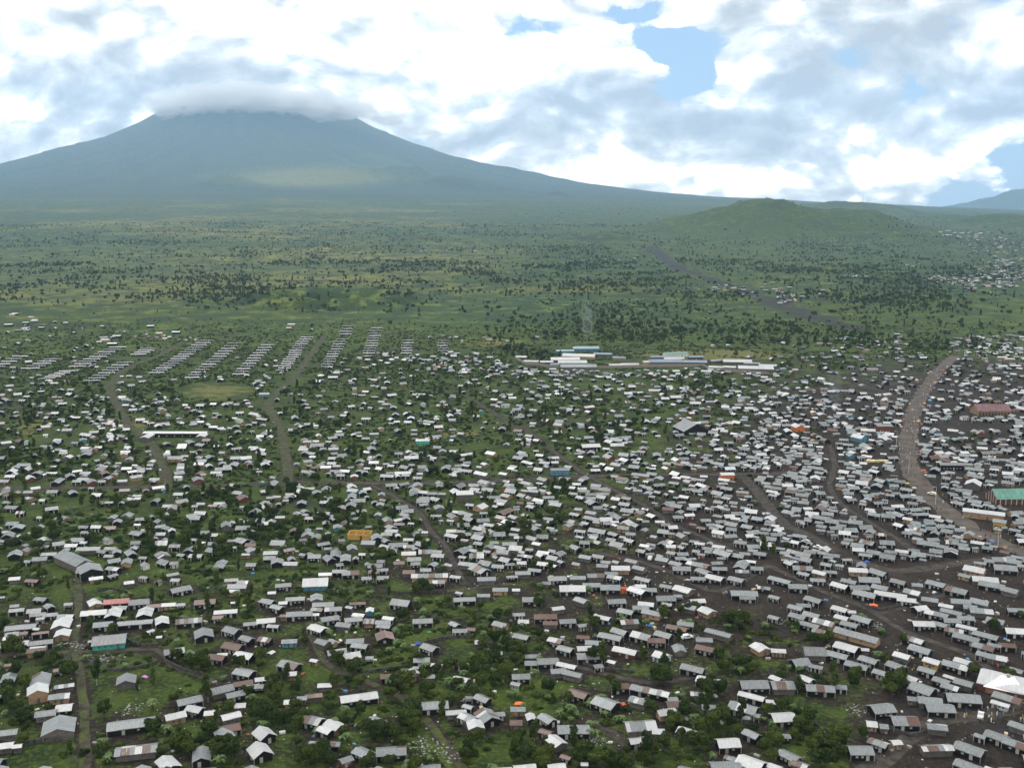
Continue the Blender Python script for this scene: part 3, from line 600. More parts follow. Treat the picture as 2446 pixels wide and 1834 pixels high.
roof_nodes(t, b, oi.outputs['Color'], t.math('SUBTRACT', 1.0, oi.outputs['Alpha']), Pp)
wv = t.new('ShaderNodeTexWave'); wv.inputs['Scale'].default_value = 7; wv.bands_direction = 'X'; t.l.new(tcn, wv.inputs['Vector'])
bp = t.new('ShaderNodeBump'); bp.inputs['Strength'].default_value = .25; bp.inputs['Distance'].default_value = .02
t.l.new(wv.outputs[0], bp.inputs['Height']); t.l.new(bp.outputs[0], b.inputs['Normal'])
m_roofs, t, b = new_mat('corrugated_iron_far', .42, .55)
at = t.new('ShaderNodeAttribute', attribute_name='col'); gp = t.new('ShaderNodeNewGeometry').outputs['Position']
roof_nodes(t, b, at.outputs['Color'], t.math('SUBTRACT', 1.0, at.outputs['Alpha']), t.vec('SCALE', gp, .6))
m_wall, t, b = new_mat('house_wall', .85, .2)
oi = t.new('ShaderNodeObjectInfo'); tcn = t.new('ShaderNodeTexCoord').outputs['Object']
P = t.vec('MULTIPLY', tcn, (.6, .6, 5.0))
t.put(b.inputs['Base Color'], t.mix(1.0, oi.outputs['Color'], t.mix(t.step(t.noise(P, 1.2, 5, .6), .3, .7), (.62, .6, .58), (1.25, 1.22, 1.2)), 'MULTIPLY'))
m_walls, t, b = new_mat('house_wall_far', .85, .2)
at = t.new('ShaderNodeAttribute', attribute_name='col'); gp = t.new('ShaderNodeNewGeometry').outputs['Position']
t.put(b.inputs['Base Color'], t.mix(1.0, at.outputs['Color'], t.mix(t.step(t.noise(gp, .9, 4, .6), .3, .7), (.65, .65, .65), (1.2, 1.2, 1.2)), 'MULTIPLY'))
m_paint, t, b = new_mat('paint', .6, .3)
oi = t.new('ShaderNodeObjectInfo'); t.l.new(oi.outputs['Color'], b.inputs['Base Color'])

RC = {'g': (.132, .150, .163), 'w': (.41, .42, .44), 'd': (.09, .095, .10), 'r': (.15, .09, .07), 'R': (.26, .022, .02), 'b': (.10, .17, .26), 'c': (.17, .27, .32), 'e': (.05, .17, .14), 'm': (.19, .20, .20), 'E': (.04, .19, .145), 'M': (.10, .014, .016)}
WC = {'k': (.011, .010, .011), 'n': (.12, .115, .11), 't': (.30, .21, .135), 'b': (.07, .22, .32), 'B': (.06, .40, .34), 'r': (.13, .055, .04), 'T': (.50, .34, .08), 'p': (.50, .58, .62), 'w': (.62, .62, .60), 'o': (.45, .14, .04)}
RNAME = {'g': 'grey', 'w': 'white', 'd': 'dark grey', 'r': 'rusty brown', 'R': 'red', 'm': 'patchy rust-streaked'}
WNAME = {'k': 'black', 'n': 'grey', 't': 'tan', 'b': 'blue', 'B': 'turquoise', 'r': 'brick-red', 'T': 'yellow', 'p': 'pale blue', 'w': 'white', 'o': 'orange'}
def vary(c, a=.14, r=rnd): k = 1 + r.uniform(-a, a); return tuple(max(0, min(1, v * k)) for v in c)
def roofcol(code, r=rnd):
    c = RC[code]
    if code == 'g': c = vary(c, .24, r); rust = .0 if r.random() < .8 else .35
    elif code == 'w': c = vary(c, .1, r); rust = 0
    elif code == 'r': c = vary(c, .2, r); rust = r.uniform(.75, 1)
    elif code == 'm':
        rust = r.choice((0, 0, 0, .3, .8)); c = vary(r.choice((RC['g'], RC['w'], RC['g'])), .15, r)
    else: c = vary(c, .07, r); rust = 0
    return c, rust
# unit corrugated panel: x -.5...5, y -.5...5, thickness below z=0
_pv, _pf = [], []
_n = 8
for i in range(_n + 1):
    z = .5 if i % 2 else -.1
    for y in (-.5, .5): _pv.append((i / _n - .5, y, z))
for i in range(_n + 1):
    for y in (-.5, .5): _pv.append((i / _n - .5, y, -1.0))
o_ = 2 * (_n + 1)
for i in range(_n):
    a = 2 * i; _pf += [(a, a + 2, a + 3, a + 1), (o_ + a + 1, o_ + a + 3, o_ + a + 2, o_ + a), (a, o_ + a, o_ + a + 2, a + 2), (a + 1, a + 3, o_ + a + 3, o_ + a + 1)]
_pf += [(0, 1, o_ + 1, o_), (2 * _n, o_ + 2 * _n, o_ + 2 * _n + 1, 2 * _n + 1)]
ME_PANEL = mesh('roof_panel', _pv, _pf, (m_roof,))
ME_BOX = mesh('box', boxv(-.5, .5, -.5, .5, 0, 1), BOXF, (m_paint,))
_c = boxv(-.5, .5, -.5, .5, 0, 1)
# a plank door with a raised frame
_v = boxv(-.5, .5, -.3, .5, 0, 1) + boxv(-.62, -.5, -.7, .5, 0, 1.06) + boxv(.5, .62, -.7, .5, 0, 1.06) + boxv(-.5, .5, -.7, .5, 1, 1.06)
_f = [tuple(i + 8 * k for i in f) for k in range(4) for f in BOXF]
ME_DOOR = mesh('door', _v, _f, (m_paint,))
_v = boxv(-.5, -.38, -.5, .5, 0, 1) + boxv(.38, .5, -.5, .5, 0, 1) + boxv(-.38, .38, -.5, .5, 0, .12) + boxv(-.38, .38, -.5, .5, .88, 1)
ME_WIN = mesh('window', _v, _f, (m_paint,))

def house(name, x, y, yaw, L, Wd, rc, wc, npan=None, wallh=1.9, pitch=20, over=.45, parts=2, gcol=None, z=0.0, windows=None, posts=None):
    """gabled tin-roofed house; local x along the ridge. parts 2 = all parts, 1 = few"""
    root = empty(name, (x, y, z), R(yaw))
    tp = math.tan(R(pitch)); rise = tp * Wd / 2
    l, w_ = L / 2 - over, Wd / 2 - over * .8; eave = wallh; hgt = eave + tp * (Wd / 2); ge = eave + tp * (Wd / 2 - w_)
    V_ = [(-l, -w_, -.4), (l, -w_, -.4), (l, w_, -.4), (-l, w_, -.4), (-l, -w_, ge - .07), (l, -w_, ge - .07), (l, w_, ge - .07), (-l, w_, ge - .07), (-l, 0, hgt - .08), (l, 0, hgt - .08)]
    F_ = [(0, 1, 5, 4), (2, 3, 7, 6), (1, 2, 6, 9, 5), (3, 0, 4, 8, 7), (4, 5, 9, 8), (6, 7, 8, 9)]
    wcol = vary(WC[wc], .2)
    obj('walls', mesh('walls', V_, F_, (m_wall,)), root, color=wcol + (1,))
    # roof frame (ridge beam + fascia boards) with sheets laid on it
    V_ = boxv(-L / 2 + .02, L / 2 - .02, -.09, .09, hgt - .13, hgt + .05) + boxv(-L / 2 + .05, L / 2 - .05, -Wd / 2 + .03, -Wd / 2 + .09, eave - .14, eave - .035) + boxv(-L / 2 + .05, L / 2 - .05, Wd / 2 - .09, Wd / 2 - .03, eave - .14, eave - .035)
    F_ = [tuple(i + 8 * k for i in f) for k in range(3) for f in BOXF]
    c0, r0 = roofcol(rc)
    rf = obj('roof', mesh('roof', V_, F_, (m_roof,)), root, color=vary(c0, .1) + (1 - r0,))
    n = npan or max(1, min(6 if rc == 'm' else 4, round(L / (1.6 if rc == 'm' else 3.2))))
    sl = math.hypot(Wd / 2, rise)
    cuts = [0] + [(i + rnd.uniform(-.18, .18)) / n for i in range(1, n)] + [1]
    for s_ in (-1, 1):
        for i in range(n):
            if rc == 'm': c, ru = roofcol(rc)
            else: c, ru = vary(c0, .09), min(1, max(0, r0 + (rnd.uniform(-.2, .1) if r0 else 0)))
            if rc == 'g' and rnd.random() < .06: c, ru = roofcol(rnd.choice('wr'))
            a0 = -L / 2 + cuts[i] * L; a1 = -L / 2 + cuts[i + 1] * L
            lift = .05 + .035 * (i % 2) + rnd.uniform(0, .02)
            p = obj('roof_sheet', ME_PANEL, rf, (((a0 + a1) / 2), s_ * Wd / 4, (eave + hgt) / 2 + lift + .01), (-s_ * R(pitch), 0, 0), (a1 - a0 + .06, sl + rnd.uniform(0, .12), .045), c + (1 - ru,))
    # which long wall faces the camera
    a = R(yaw)
    side = -1 if (-math.cos(a)) < 0 else 1            # local -y normal = (sin a, -cos a)
    if parts:
        wn_ = windows if windows is not None else (rnd.choice((1, 2)) if L > 5 else rnd.choice((0, 1)))
        ybase = side * w_
        dk = wc in 'kr'
        fcol = vary((.34, .34, .33), .3) if dk else (.10, .09, .09)
        if abs(math.cos(a)) > .45:
            xs = [(i + 1) / (wn_ + 2) * 2 * l - l for i in range(wn_ + 1)]
            di = rnd.randrange(len(xs))
            for i, xx in enumerate(xs):
                if i == di: obj('door', ME_DOOR, root, (xx, ybase + side * .03, .05), (0, 0, 0 if side < 0 else math.pi), (.72, .1, 1.5), fcol + (1,))
                else:
                    w1 = obj('window', ME_WIN, root, (xx, ybase + side * .035, .85), None, (.7, .1, .55), fcol + (1,))
                    if parts > 1: obj('pane', ME_BOX, w1, (0, side * -.1, .12), None, (.76, .3, .76), ((.30, .32, .34) if dk else (.04, .05, .06)) + (1,))
        gs = 1 if math.sin(a) * 1 < 0 else -1
        gx = -1 if math.sin(a) > 0 else 1             # local x end nearer to the camera
        if abs(math.sin(a)) > .75:
            obj('door', ME_DOOR, root, (gx * (l + .03), rnd.uniform(-.3, .3) * w_, .05), (0, 0, -math.pi / 2 if gx < 0 else math.pi / 2), (.72, .1, 1.5), fcol + (1,))
        if posts if posts is not None else (wc == 'k' and L > 5.5):
            for xx in ([-L / 2 + .15, L / 2 - .15] if abs(math.cos(a)) > .3 else [gx * (L / 2 - .15)]):
                obj('post', ME_BOX, root, (xx, side * (Wd / 2 - .12), -.3), None, (.12, .12, eave + .22), (.32, .31, .29, 1))
    return root

THINGS = []       # (object, description, px, py) labelled in one pass at the end
LANDM = []        # (name, px, py)
OCC = []          # x, y, radius of what stands on the ground
def sizeword(L): return 'small ' if L < 5.2 else ('long ' if L > 11.5 else '')
SMALL = []
_bw = sorted((float(i.split()[2]) for _, _, t_ in TILES for i in t_.replace('\n', ';').split(';')), reverse=True)
BWMIN = _bw[290]
nh = 0
for ox, oy, txt in TILES:
    for it in txt.replace('\n', ';').split(';'):
        it, _, lm = it.partition('|')
        f = it.split(); zx, zy, bw, yaw = map(float, f[:4]); code = f[4]; asp = float(f[5]) if len(f) > 5 else (1.4 if code[1] == 'k' or code[0] == 'm' else 1.3)
        px, py = ox + zx / 3.428, oy + zy / 3.428
        if len(f) == 5 and (yaw < 30 or yaw > 158): asp = 1.8 if bw > 100 else 1.35
        if yaw < 30 or yaw > 158: asp *= .82
        x, y = G(px, py, 2.7)
        dist = math.sqrt(x * x + y * y + (CAMH - 2.7) ** 2)
        view = math.degrees(math.atan2(x, y)); yw = yaw - view * .55
        wid = bw / 3.428 * dist / F
        Wd = wid / (asp * abs(math.cos(R(yaw))) + abs(math.sin(R(yaw)))); L = Wd * asp
        Wd = max(2.0, min(Wd, 12)); wh = 1.85 if Wd > 3.3 else 1.6
        if 'tall' in lm: wh = 3.0
        if 'pyramid' in lm: L, Wd, wh = 15.5, 12.5, 2.4
        kw = {}
        if lm.startswith('turquoise'): kw = dict(windows=3)
        if bw <= BWMIN and not lm:
            SMALL.append((x, y, yw, L, Wd, code)); OCC.append((x, y, max(L, Wd) * .55)); continue
        h = house('house' if Wd > 3.0 else 'shed', x, y, yw, L, Wd, code[0], code[1], wallh=wh, pitch=rnd.uniform(18, 25) if not 'steep' in lm and not 'twin' in lm else 30, parts=2 if bw > 90 else 1, **kw)
        OCC.append((x, y, max(L, Wd) * .55))
        shape = 'hut' if Wd < 3.0 else ('low house' if asp > 1.9 else ('gabled house' if 60 < yaw < 158 else 'house'))
        d = '%s%s-roofed %s-walled %s' % (sizeword(L), RNAME[code[0]], WNAME[code[1]], shape)
        if lm: LANDM.append((lm, px, py)); tag(h, lm_label := None)
        THINGS.append([h, d, px, py, 'house' if Wd > 3.0 else 'shed', 'tin-roofed houses of the near quarter', lm])
        nh += 1
print('near houses', nh)
# ------------------------------------------------------------------ special buildings of the middle distance
def multi(lst, me_mat=m_paint):
    V_, F_ = [], []
    for bx in lst:
        o = len(V_); V_ += boxv(*bx); F_ += [tuple(i + o for i in f) for f in BOXF]
    return mesh('boxes', V_, F_, (me_mat,))
def special(name, px, py, yaw, L, Wd, rc, wc, label, cat, wallh=3.5, pitch=22, npan=4, lm=None, windows=3, parts=2, zz=0.0, **kw):
    x, y = G(px, py, 2.5) if zz == 0 else GT(px, py)
    h = house(name, x, y, yaw, L, Wd, rc, wc, npan=npan, wallh=wallh, pitch=pitch, windows=windows, parts=parts, z=hz(x, y), **kw)
    tag(h, label, cat); OCC.append((x, y, max(L, Wd) * .6))
    if lm: LANDM.append((lm, px, py))
    return h, x, y
# green-roofed church with white pilasters
ch, x, y = special('church', 2466, 1186, 2, 44, 12.6, 'E', 'r', 'large green-roofed church with brick walls and white pilasters', 'church', 3.0, 32, 5, 'green-roofed church', windows=0)
for i in range(15): obj('pilaster', ME_BOX, ch, (-20 + i * 2.85, -6.1, -.3), None, (.45, .4, 3.3), (.36, .32, .27, 1))
for i in range(5): obj('pilaster', ME_BOX, ch, (-21.8, -5 + i * 2.5, -.3), None, (.4, .4, (3.9, 5.3, 6.6, 5.3, 3.9)[i]), (.38, .34, .29, 1))
for i in range(14): obj('window', ME_WIN, ch, (-18.6 + i * 2.85, -6.0, .9), None, (1.0, .2, 1.4), (.10, .08, .07, 1))
ch, x, y = special('hall', 2366, 981, -2, 25, 15, 'M', 't', 'hall with dark red roof and a row of arched openings beside the main road', 'hall', 3.6, 28, 3, 'red-roofed hall', windows=0)
for i in range(10): obj('opening', ME_DOOR, ch, (-10.5 + i * 2.3, -7.2, .2), None, (1.0, .3, 2.3), (.06, .05, .05, 1))
special('hall', 1650, 1023, 105, 19, 19, 'g', 'k', 'broad dark-grey tent-shaped hall with a steep roof among small houses', 'hall', 2.6, 27, 3, 'tent-shaped hall')
special('house', 1736, 1134, 3, 8, 6, 'w', 'o', 'white-roofed house with orange walls beside the cross street', 'house', 3.0, 16, 2, 'orange-walled house')
special('house', 1010, 1053, 0, 9, 6, 'w', 'B', 'white-roofed house with teal walls in the grassy middle quarter', 'house', 3.0, 14, 2, 'teal-walled house')
special('house', 1337, 1122, 5, 11, 6, 'g', 'b', 'grey-roofed house with bright blue walls near the street junction', 'house', 2.8, 14, 3, 'bright blue house')
special('house', 2052, 1045, 120, 9, 7, 'w', 'b', 'white gabled house with bright blue front left of the main road', 'house', 2.8, 26, 2, 'blue-fronted house')
special('house', 1905, 1020, 100, 9, 7, 'w', 'o', 'gabled house with orange walls in the dense middle quarter', 'house', 3, 24, 2)
special('house', 2110, 1022, 2, 11, 7, 'g', 'r', 'grey-roofed two-storey house with red brick walls left of the main road', 'house', 4.2, 14, 3, 'brick two-storey house')
special('school', 420, 1034, -1, 43, 6, 'w', 'k', 'long white-roofed range with open yard in front and end wings', 'school', 2.8, 14, 6, 'long white school range', windows=6)
special('school', 352, 1042, 88, 12, 6, 'w', 'n', 'left end wing of the long white-roofed school range', 'school', 2.6, 16, 2)
special('school', 483, 1040, 92, 10, 6, 'w', 'n', 'right end wing of the long white-roofed school range', 'school', 2.6, 16, 2)
special('house', 175, 1338, 140, 20, 8, 'g', 'n', 'large grey multi-gabled house among trees left of the path', 'house', 3, 22, 3, 'grey multi-gabled house')
special('house', 215, 1362, 120, 10, 9, 'g', 'k', 'hipped grey front wing of the large multi-gabled house', 'house', 3, 20, 2)
special('house', 1110, 1192 - 8, 5, 9, 7, 'w', 'n', 'white two-tier gabled house right of the garden trees', 'house', 4.0, 20, 2, 'white two-tier house')
special('shop', 2350, 1225, 153, 19, 7, 'w', 't', 'long white-roofed shop row beside the main road', 'shop', 3, 14, 5, 'white shop row')
special('shop', 2388, 1247, 150, 6, 6, 'g', 'T', 'yellow-fronted shop at the end of the white shop row', 'shop', 3, 12, 2, 'yellow-fronted shop')
special('shop', 2270, 1110, 178, 14, 7, 'g', 'k', 'grey-roofed shop with white doors on the right edge of the main road', 'shop', 3, 14, 4, 'grey shop with white doors', windows=5)
special('house', 2325, 1157, 60, 9, 8, 'w', 'n', 'bright white gabled house behind the shops', 'house', 3, 26, 2)
special('house', 1410, 1000 + 66, 10, 12, 8, 'w', 'k', 'wide white-roofed house right of the diagonal track', 'house', 2.8, 18, 3)
def hip_house(name, px, py, yaw, L, Wd, wallh, rise, rcol, wcol, label, lm=None):
    x, y = G(px, py, wallh + rise * .4); rt = empty(name, (x, y, 0), R(yaw)); k = L / 2 - Wd / 2 * .9
    obj('walls', multi([(-L / 2 + .6, L / 2 - .6, -Wd / 2 + .6, Wd / 2 - .6, -.3, wallh + .1)], m_wall), rt, color=wcol + (1,))
    A = [(-L / 2, -Wd / 2), (L / 2, -Wd / 2), (L / 2, Wd / 2), (-L / 2, Wd / 2)]; e = wallh; top = [(-k, 0), (k, 0), (k, 0), (-k, 0)]
    for i in range(4):
        a, b_, c_, d_ = A[i], A[(i + 1) % 4], top[(i + 1) % 4], top[i]
        V_ = [(a[0], a[1], e), (b_[0], b_[1], e), (c_[0], c_[1], e + rise), (d_[0], d_[1], e + rise)] + [(a[0], a[1], e - .12), (b_[0], b_[1], e - .12), (c_[0], c_[1], e + rise - .12), (d_[0], d_[1], e + rise - .12)]
        obj('roof_slope', mesh('roof_slope', V_, [(0, 1, 2, 3), (0, 4, 5, 1), (7, 6, 5, 4)], (m_roof,)), rt, color=vary(rcol, .04) + (1,))
    obj('fascia', multi([(-L / 2, L / 2, -Wd / 2 - .06, -Wd / 2, e - .4, e - .02), (-L / 2 - .06, -L / 2, -Wd / 2, Wd / 2, e - .4, e - .02), (L / 2, L / 2 + .06, -Wd / 2, Wd / 2, e - .4, e - .02)], m_wall), rt, color=(.45, .22, .30, 1) if rcol[0] > .5 else (.1, .1, .1, 1))
    if lm: obj('cupola', multi([(-.5, .5, -.5, .5, e + rise - .4, e + rise + .7)], m_wall), rt, color=(.35, .30, .30, 1))
    for i in range(4): obj('window', ME_WIN, rt, (-L / 2 + L * (i + 1) / 5, -Wd / 2 + .57, .9), None, (1, .1, 1), (.5, .48, .46, 1))
    tag(rt, label, 'house'); OCC.append((x, y, L * .6))
    if lm: LANDM.append((lm, px, py))
hip_house('house', 1836 + 1960 / 3.428, 1350 + 945 / 3.428, 150, 13, 11, 2.2, 2.6, (.85, .85, .88), (.30, .16, .12), 'big bright white pyramid-roofed house with a small cupola at the right edge', 'bright white pyramid roof')
# roofless yellow building under construction
x, y = G(612 + 850 / 3.428, 900 + 1300 / 3.428, 1); rt = empty('unfinished_building', (x, y, 0), R(-4))
tag(rt, 'roofless yellow-ochre building under construction among the gardens', 'building'); LANDM.append(('roofless yellow building', 860, 1275)); OCC.append((x, y, 7))
for bx in ((-5.2, 5.2, -3, -2.75, -.2, 2.6), (-5.2, 5.2, 2.75, 3, -.2, 2.8), (-5.2, -4.95, -2.75, 2.75, -.2, 2.7), (4.95, 5.2, -2.75, 2.75, -.2, 2.7), (-1.7, -1.5, -2.75, 2.75, -.2, 2.5), (1.6, 1.8, -2.75, 2.75, -.2, 2.5)):
    obj('wall', multi([bx], m_wall), rt, color=(.52, .33, .10, 1))
for xx in (-4, -2.6, 0, 3.2): obj('window', ME_WIN, rt, (xx, -3.02, 1), None, (1, .1, 1), (.30, .18, .05, 1))
obj('door', ME_DOOR, rt, (1.1, -3.02, 0), None, (.9, .1, 1.9), (.10, .06, .03, 1))
# ------------------------------------------------------------------ rows of long houses
ORD = ['first', 'second', 'third', 'fourth', 'fifth', 'sixth', 'seventh', 'eighth', 'ninth', 'tenth', 'eleventh', 'twelfth', 'thirteenth', 'fourteenth', 'fifteenth', 'sixteenth', 'seventeenth', 'eighteenth']
for k, (x0, y0, x1, y1, n, lp) in enumerate(ROWS):
    for i in range(n):
        t_ = i / (n - 1); jx = rnd.uniform(-8, 8)
        px, py = (x0 + (x1 - x0) * t_ + jx) / 3.428, 450 + (y0 + (y1 - y0) * t_) / 3.428
        if k == 10 and i == 12: continue
        x, y = G(px, py, 2.2); L = lp / 3.428 * math.hypot(x, y) / F
        h = house('rowhouse', x, y, rnd.uniform(-1.5, 1.5) - math.degrees(math.atan2(x, y)) * .35, L, 3.6, 'w' if rnd.random() < .6 else 'g', 'k', npan=2, wallh=1.5, pitch=10, parts=1, posts=False, windows=1, z=hz(x, y))
        a = h.rotation_euler.z
        for xx in (-L / 2 + .3, 0, L / 2 - .3): obj('post', ME_BOX, h, (xx, -1.7, -.3), None, (.26, .2, 1.75), (.42, .42, .41, 1))
        tag(h, '%s long low row house from the near end of the %s row from the left' % (ORD[i], ORD[k]), 'rowhouse', 'rows of identical long row houses')
        OCC.append((x, y, L * .5))
LANDM.append(('rows of long houses', 700, 800))
# ------------------------------------------------------------------ walled institution
for line in INST.split('\n'):
    f, lab = line.rsplit('|', 1); f = f.split(); zx, zy, wp, yaw = map(float, f[:4])
    px, py = 1224 + zx / 3.428, 450 + zy / 3.428
    x, y = G(px, py, 3.5); L = wp / 3.428 * math.hypot(x, y) / F
    h = house('hall', x, y, yaw, L, min(14, max(7, L * .45)), f[4], f[5], npan=max(2, min(6, int(L / 7))), wallh=2.6, pitch=16, parts=1, posts=False, windows=max(1, min(7, int(L / 5))), z=hz(x, y))
    tag(h, lab, 'hall', 'halls of the walled compound'); OCC.append((x, y, L * .5))
cw = [G(1224 + a / 3.428, 450 + b / 3.428, 1) for a, b in ((20, 1385), (90, 1430), (330, 1462), (620, 1468), (900, 1462), (1300, 1452), (1560, 1452), (1620, 1478), (1850, 1500), (2098, 1520))]
rt = empty('compound_wall', (cw[0][0], cw[0][1], 0)); tag(rt, 'long grey perimeter wall along the front of the white-roofed compound', 'wall')
for i in range(len(cw) - 1):
    (ax, ay), (bx, by) = cw[i], cw[i + 1]; L = math.hypot(bx - ax, by - ay); an = math.atan2(by - ay, bx - ax)
    obj('wall_panel', ME_WIN if 0 else multi([(0, L, -.15, .15, -1, 2.4)], m_wall), rt, (ax - cw[0][0], ay - cw[0][1], hz((ax + bx) / 2, (ay + by) / 2)), (0, 0, an), None, (.24, .22, .20, 1))
    obj('coping', multi([(0, L, -.22, .22, 2.41, 2.52)], m_wall), rt, (ax - cw[0][0], ay - cw[0][1], hz((ax + bx) / 2, (ay + by) / 2)), (0, 0, an), None, (.36, .34, .32, 1))

# ------------------------------------------------------------------ far houses as one stuff mesh
class Heap:
    def __init__(s): s.V = []; s.F = []; s.C = []; s.M = []
    def quad(s, pts, c, m):
        o = len(s.V); s.V += pts; s.F.append((o, o + 1, o + 2, o + 3)); s.C.append(c); s.M.append(m)
    def box(s, bx, T, c, m, skip=()):
        v = [T(p) for p in boxv(*bx)]
        for i, f in enumerate(BOXF):
            if i not in skip: s.quad([v[j] for j in f], c, m)
    def build(s, name, mats, **kw):
        return npmesh(name, s.V, s.F, mats, mi=s.M, col=s.C, **kw)
def simple_house(H, x, y, z, yaw, L, Wd, rc, wc, r, wallh=2.3, pitch=18, win=True):
    ca, sa = math.cos(R(yaw)), math.sin(R(yaw))
    T = lambda p: (x + p[0] * ca - p[1] * sa, y + p[0] * sa + p[1] * ca, z + p[2])
    tp = math.tan(R(pitch)); ov = .4; l, w_ = L / 2 - ov, Wd / 2 - ov; e = wallh; hg = e + tp * Wd / 2; ge = e + tp * ov - .06
    wcol = vary(WC[wc], .25, r) + (1,)
    for a, b in (((-l, -w_), (l, -w_)), ((l, w_), (-l, w_))): H.quad([T((a[0], a[1], -.5)), T((b[0], b[1], -.5)), T((b[0], b[1], ge)), T((a[0], a[1], ge))], wcol, 1)
    for s_ in (-1, 1):
        xx = s_ * l
        H.quad([T((xx, -w_ * s_, -.5)), T((xx, w_ * s_, -.5)), T((xx, w_ * s_, ge)), T((xx, -w_ * s_, ge))], wcol, 1)
        H.quad([T((xx, -w_ * s_, ge)), T((xx, w_ * s_, ge)), T((xx, .01 * s_, hg - .06)), T((xx, -.01 * s_, hg - .06))], wcol, 1)
    c0, r0 = roofcol(rc, r); n = 2 if L > 6 else 1
    if rc == 'm': n = 4
    cut = r.uniform(.35, .65)
    for s_ in (-1, 1):
        for i in range(n):
            c, ru = (roofcol('m', r) if rc == 'm' else (vary(c0, .10, r), r0))
            a0 = -L / 2 + (i / n if n != 2 else (0, cut)[i]) * L; a1 = -L / 2 + ((i + 1) / n if n != 2 else (cut, 1)[i]) * L
            z_ = .05 * (i % 2); cc = c + (1 - ru,)
            yo, yi = s_ * Wd / 2, 0
            p = [T((a0, yo, e + z_)), T((a1, yo, e + z_)), T((a1, yi, hg + z_)), T((a0, yi, hg + z_))]
            H.quad(p if s_ < 0 else p[::-1], cc, 0)
            q = [T((a0, yo, e + z_ - .1)), T((a1, yo, e + z_ - .1)), T((a1, yo, e + z_)), T((a0, yo, e + z_))]
            H.quad(q, cc, 0)
    if win:
        side = -1 if math.cos(R(yaw)) > 0 else 1; k = r.randint(1, 3)
        wc_ = ((.36, .36, .35) if wc in 'kr' else (.09, .08, .08)) + (1,)
        for i in range(k):
            xx = (i + .5 + r.uniform(-.2, .2)) / k * 2 * l - l; hh = r.choice(((0, 1.8), (1, 1.75)))
            H.box((xx - .3, xx + .3, side * w_ - .05, side * w_ + .05, hh[0] * .85, hh[1] * .8), T, wc_, 1, skip=(0,))
        if wc == 'k' and r.random() < .5:
            for xx in (-L / 2 + .15, L / 2 - .15): H.box((xx - .08, xx + .08, side * (Wd / 2 - .2) - .08, side * (Wd / 2 - .2) + .1, -.2, e), T, (.36, .35, .33, 1), 1, skip=(0, 1))
HH = Heap(); rh = random.Random(77); nfar = 0
for x, y, yw, L, Wd, code in SMALL: simple_house(HH, x, y, 0, yw, L, Wd, code[0], code[1], rh, wallh=1.7, pitch=20)
cell = {}
def free(x, y, rad):
    cx_, cy_ = int(x // 20), int(y // 20)
    for a in range(cx_ - 2, cx_ + 3):
        for b_ in range(cy_ - 2, cy_ + 3):
            for (qx, qy, qr) in cell.get((a, b_), ()):
                if abs(qx - x) < 40 and math.hypot(qx - x, qy - y) < rad + qr: return False
    return True
def occupy(x, y, rad): cell.setdefault((int(x // 20), int(y // 20)), []).append((x, y, rad))
for o in OCC: occupy(*o)
BANDS = []
for r_ in range(10):
    for c_ in range(12): BANDS.append((c_ * 203.8, 850 + r_ * 50, 203.8, 50, DEN[r_, c_]))
BANDS += [(-120, 900, 120, 450, 60), (2446, 900, 130, 450, 120), (-150, 1350, 150, 500, 30), (2446, 1350, 150, 480, 34), (0, 1834, 2446, 90, 60),
          (1870, 815, 330, 40, 26), (2000, 800, 170, 30, 8), (2270, 800, 176, 50, 60), (0, 830, 240, 30, 6), (0, 770, 300, 60, 14), (300, 790, 200, 25, 7), (850, 840, 340, 22, 24), (1010, 795, 280, 20, 9), (1040, 860, 200, 30, 22), (1240, 880, 620, 22, 30), (690, 780, 60, 15, 1)]
NOBUILD = [(515, 935, 95, 26), (1640, 865, 230, 12), (460, 880, 200, 14), (380, 1035, 90, 18), (2300, 1015, 120, 10), (1700, 1150, 20, 20), (700, 905, 60, 14), (1450, 860, 260, 24)]
for bx, by, bw, bh, n in BANDS:
    for i in range(int(n * 1.55)):
        for tr in range(14):
            px, py = bx + rh.random() * bw, by + rh.random() * bh
            if any(((px - a) / c) ** 2 + ((py - b) / d) ** 2 < 1 for a, b, c, d in NOBUILD): continue
            x, y = G(px, py, 2)
            # pull onto loose lanes
            right = px > 1080 + (py - 1130) * .3 * -1 and py > 1090
            if right: yaw = rh.choice((150, 152, 145, 155, 138, 5, 3, 165, 62, 120)) + rh.uniform(-7, 7)
            elif py > 1000 and px > 1200: yaw = rh.choice((0, 3, 150, 160, 100, 20, 85, 130)) + rh.uniform(-8, 8)
            else: yaw = rh.choice((0, 0, 4, -4, 90, 95, 104, 120, 150, 30)) + rh.uniform(-8, 8)
            big = rh.random(); L = rh.uniform(3.0, 4.6) if big < .35 else (rh.uniform(4.6, 6.8) if big < .95 else rh.uniform(8, 10.5)); Wd = L * rh.uniform(.66, .95) if L < 7.3 else rh.uniform(4.4, 5.6)
            rad = (L + Wd) * .245
            if near_road(x, y, Wd * .62) or not free(x, y, rad): continue
            break
        else: continue
        occupy(x, y, rad)
        near = py > 1150
        rc = rh.choices('gwmrd', (68, 14, 6, 5, 7) if near else (62, 28, 3, 3, 4))[0]
        wc = rh.choices('kntrbpwo', (62, 20, 11, 4, 1.2, 1.0, 1, .1))[0]
        simple_house(HH, x, y, hz(x, y), yaw, L, Wd, rc, wc, rh, wallh=rh.uniform(1.5, 2.0), pitch=rh.uniform(17, 29)); nfar += 1
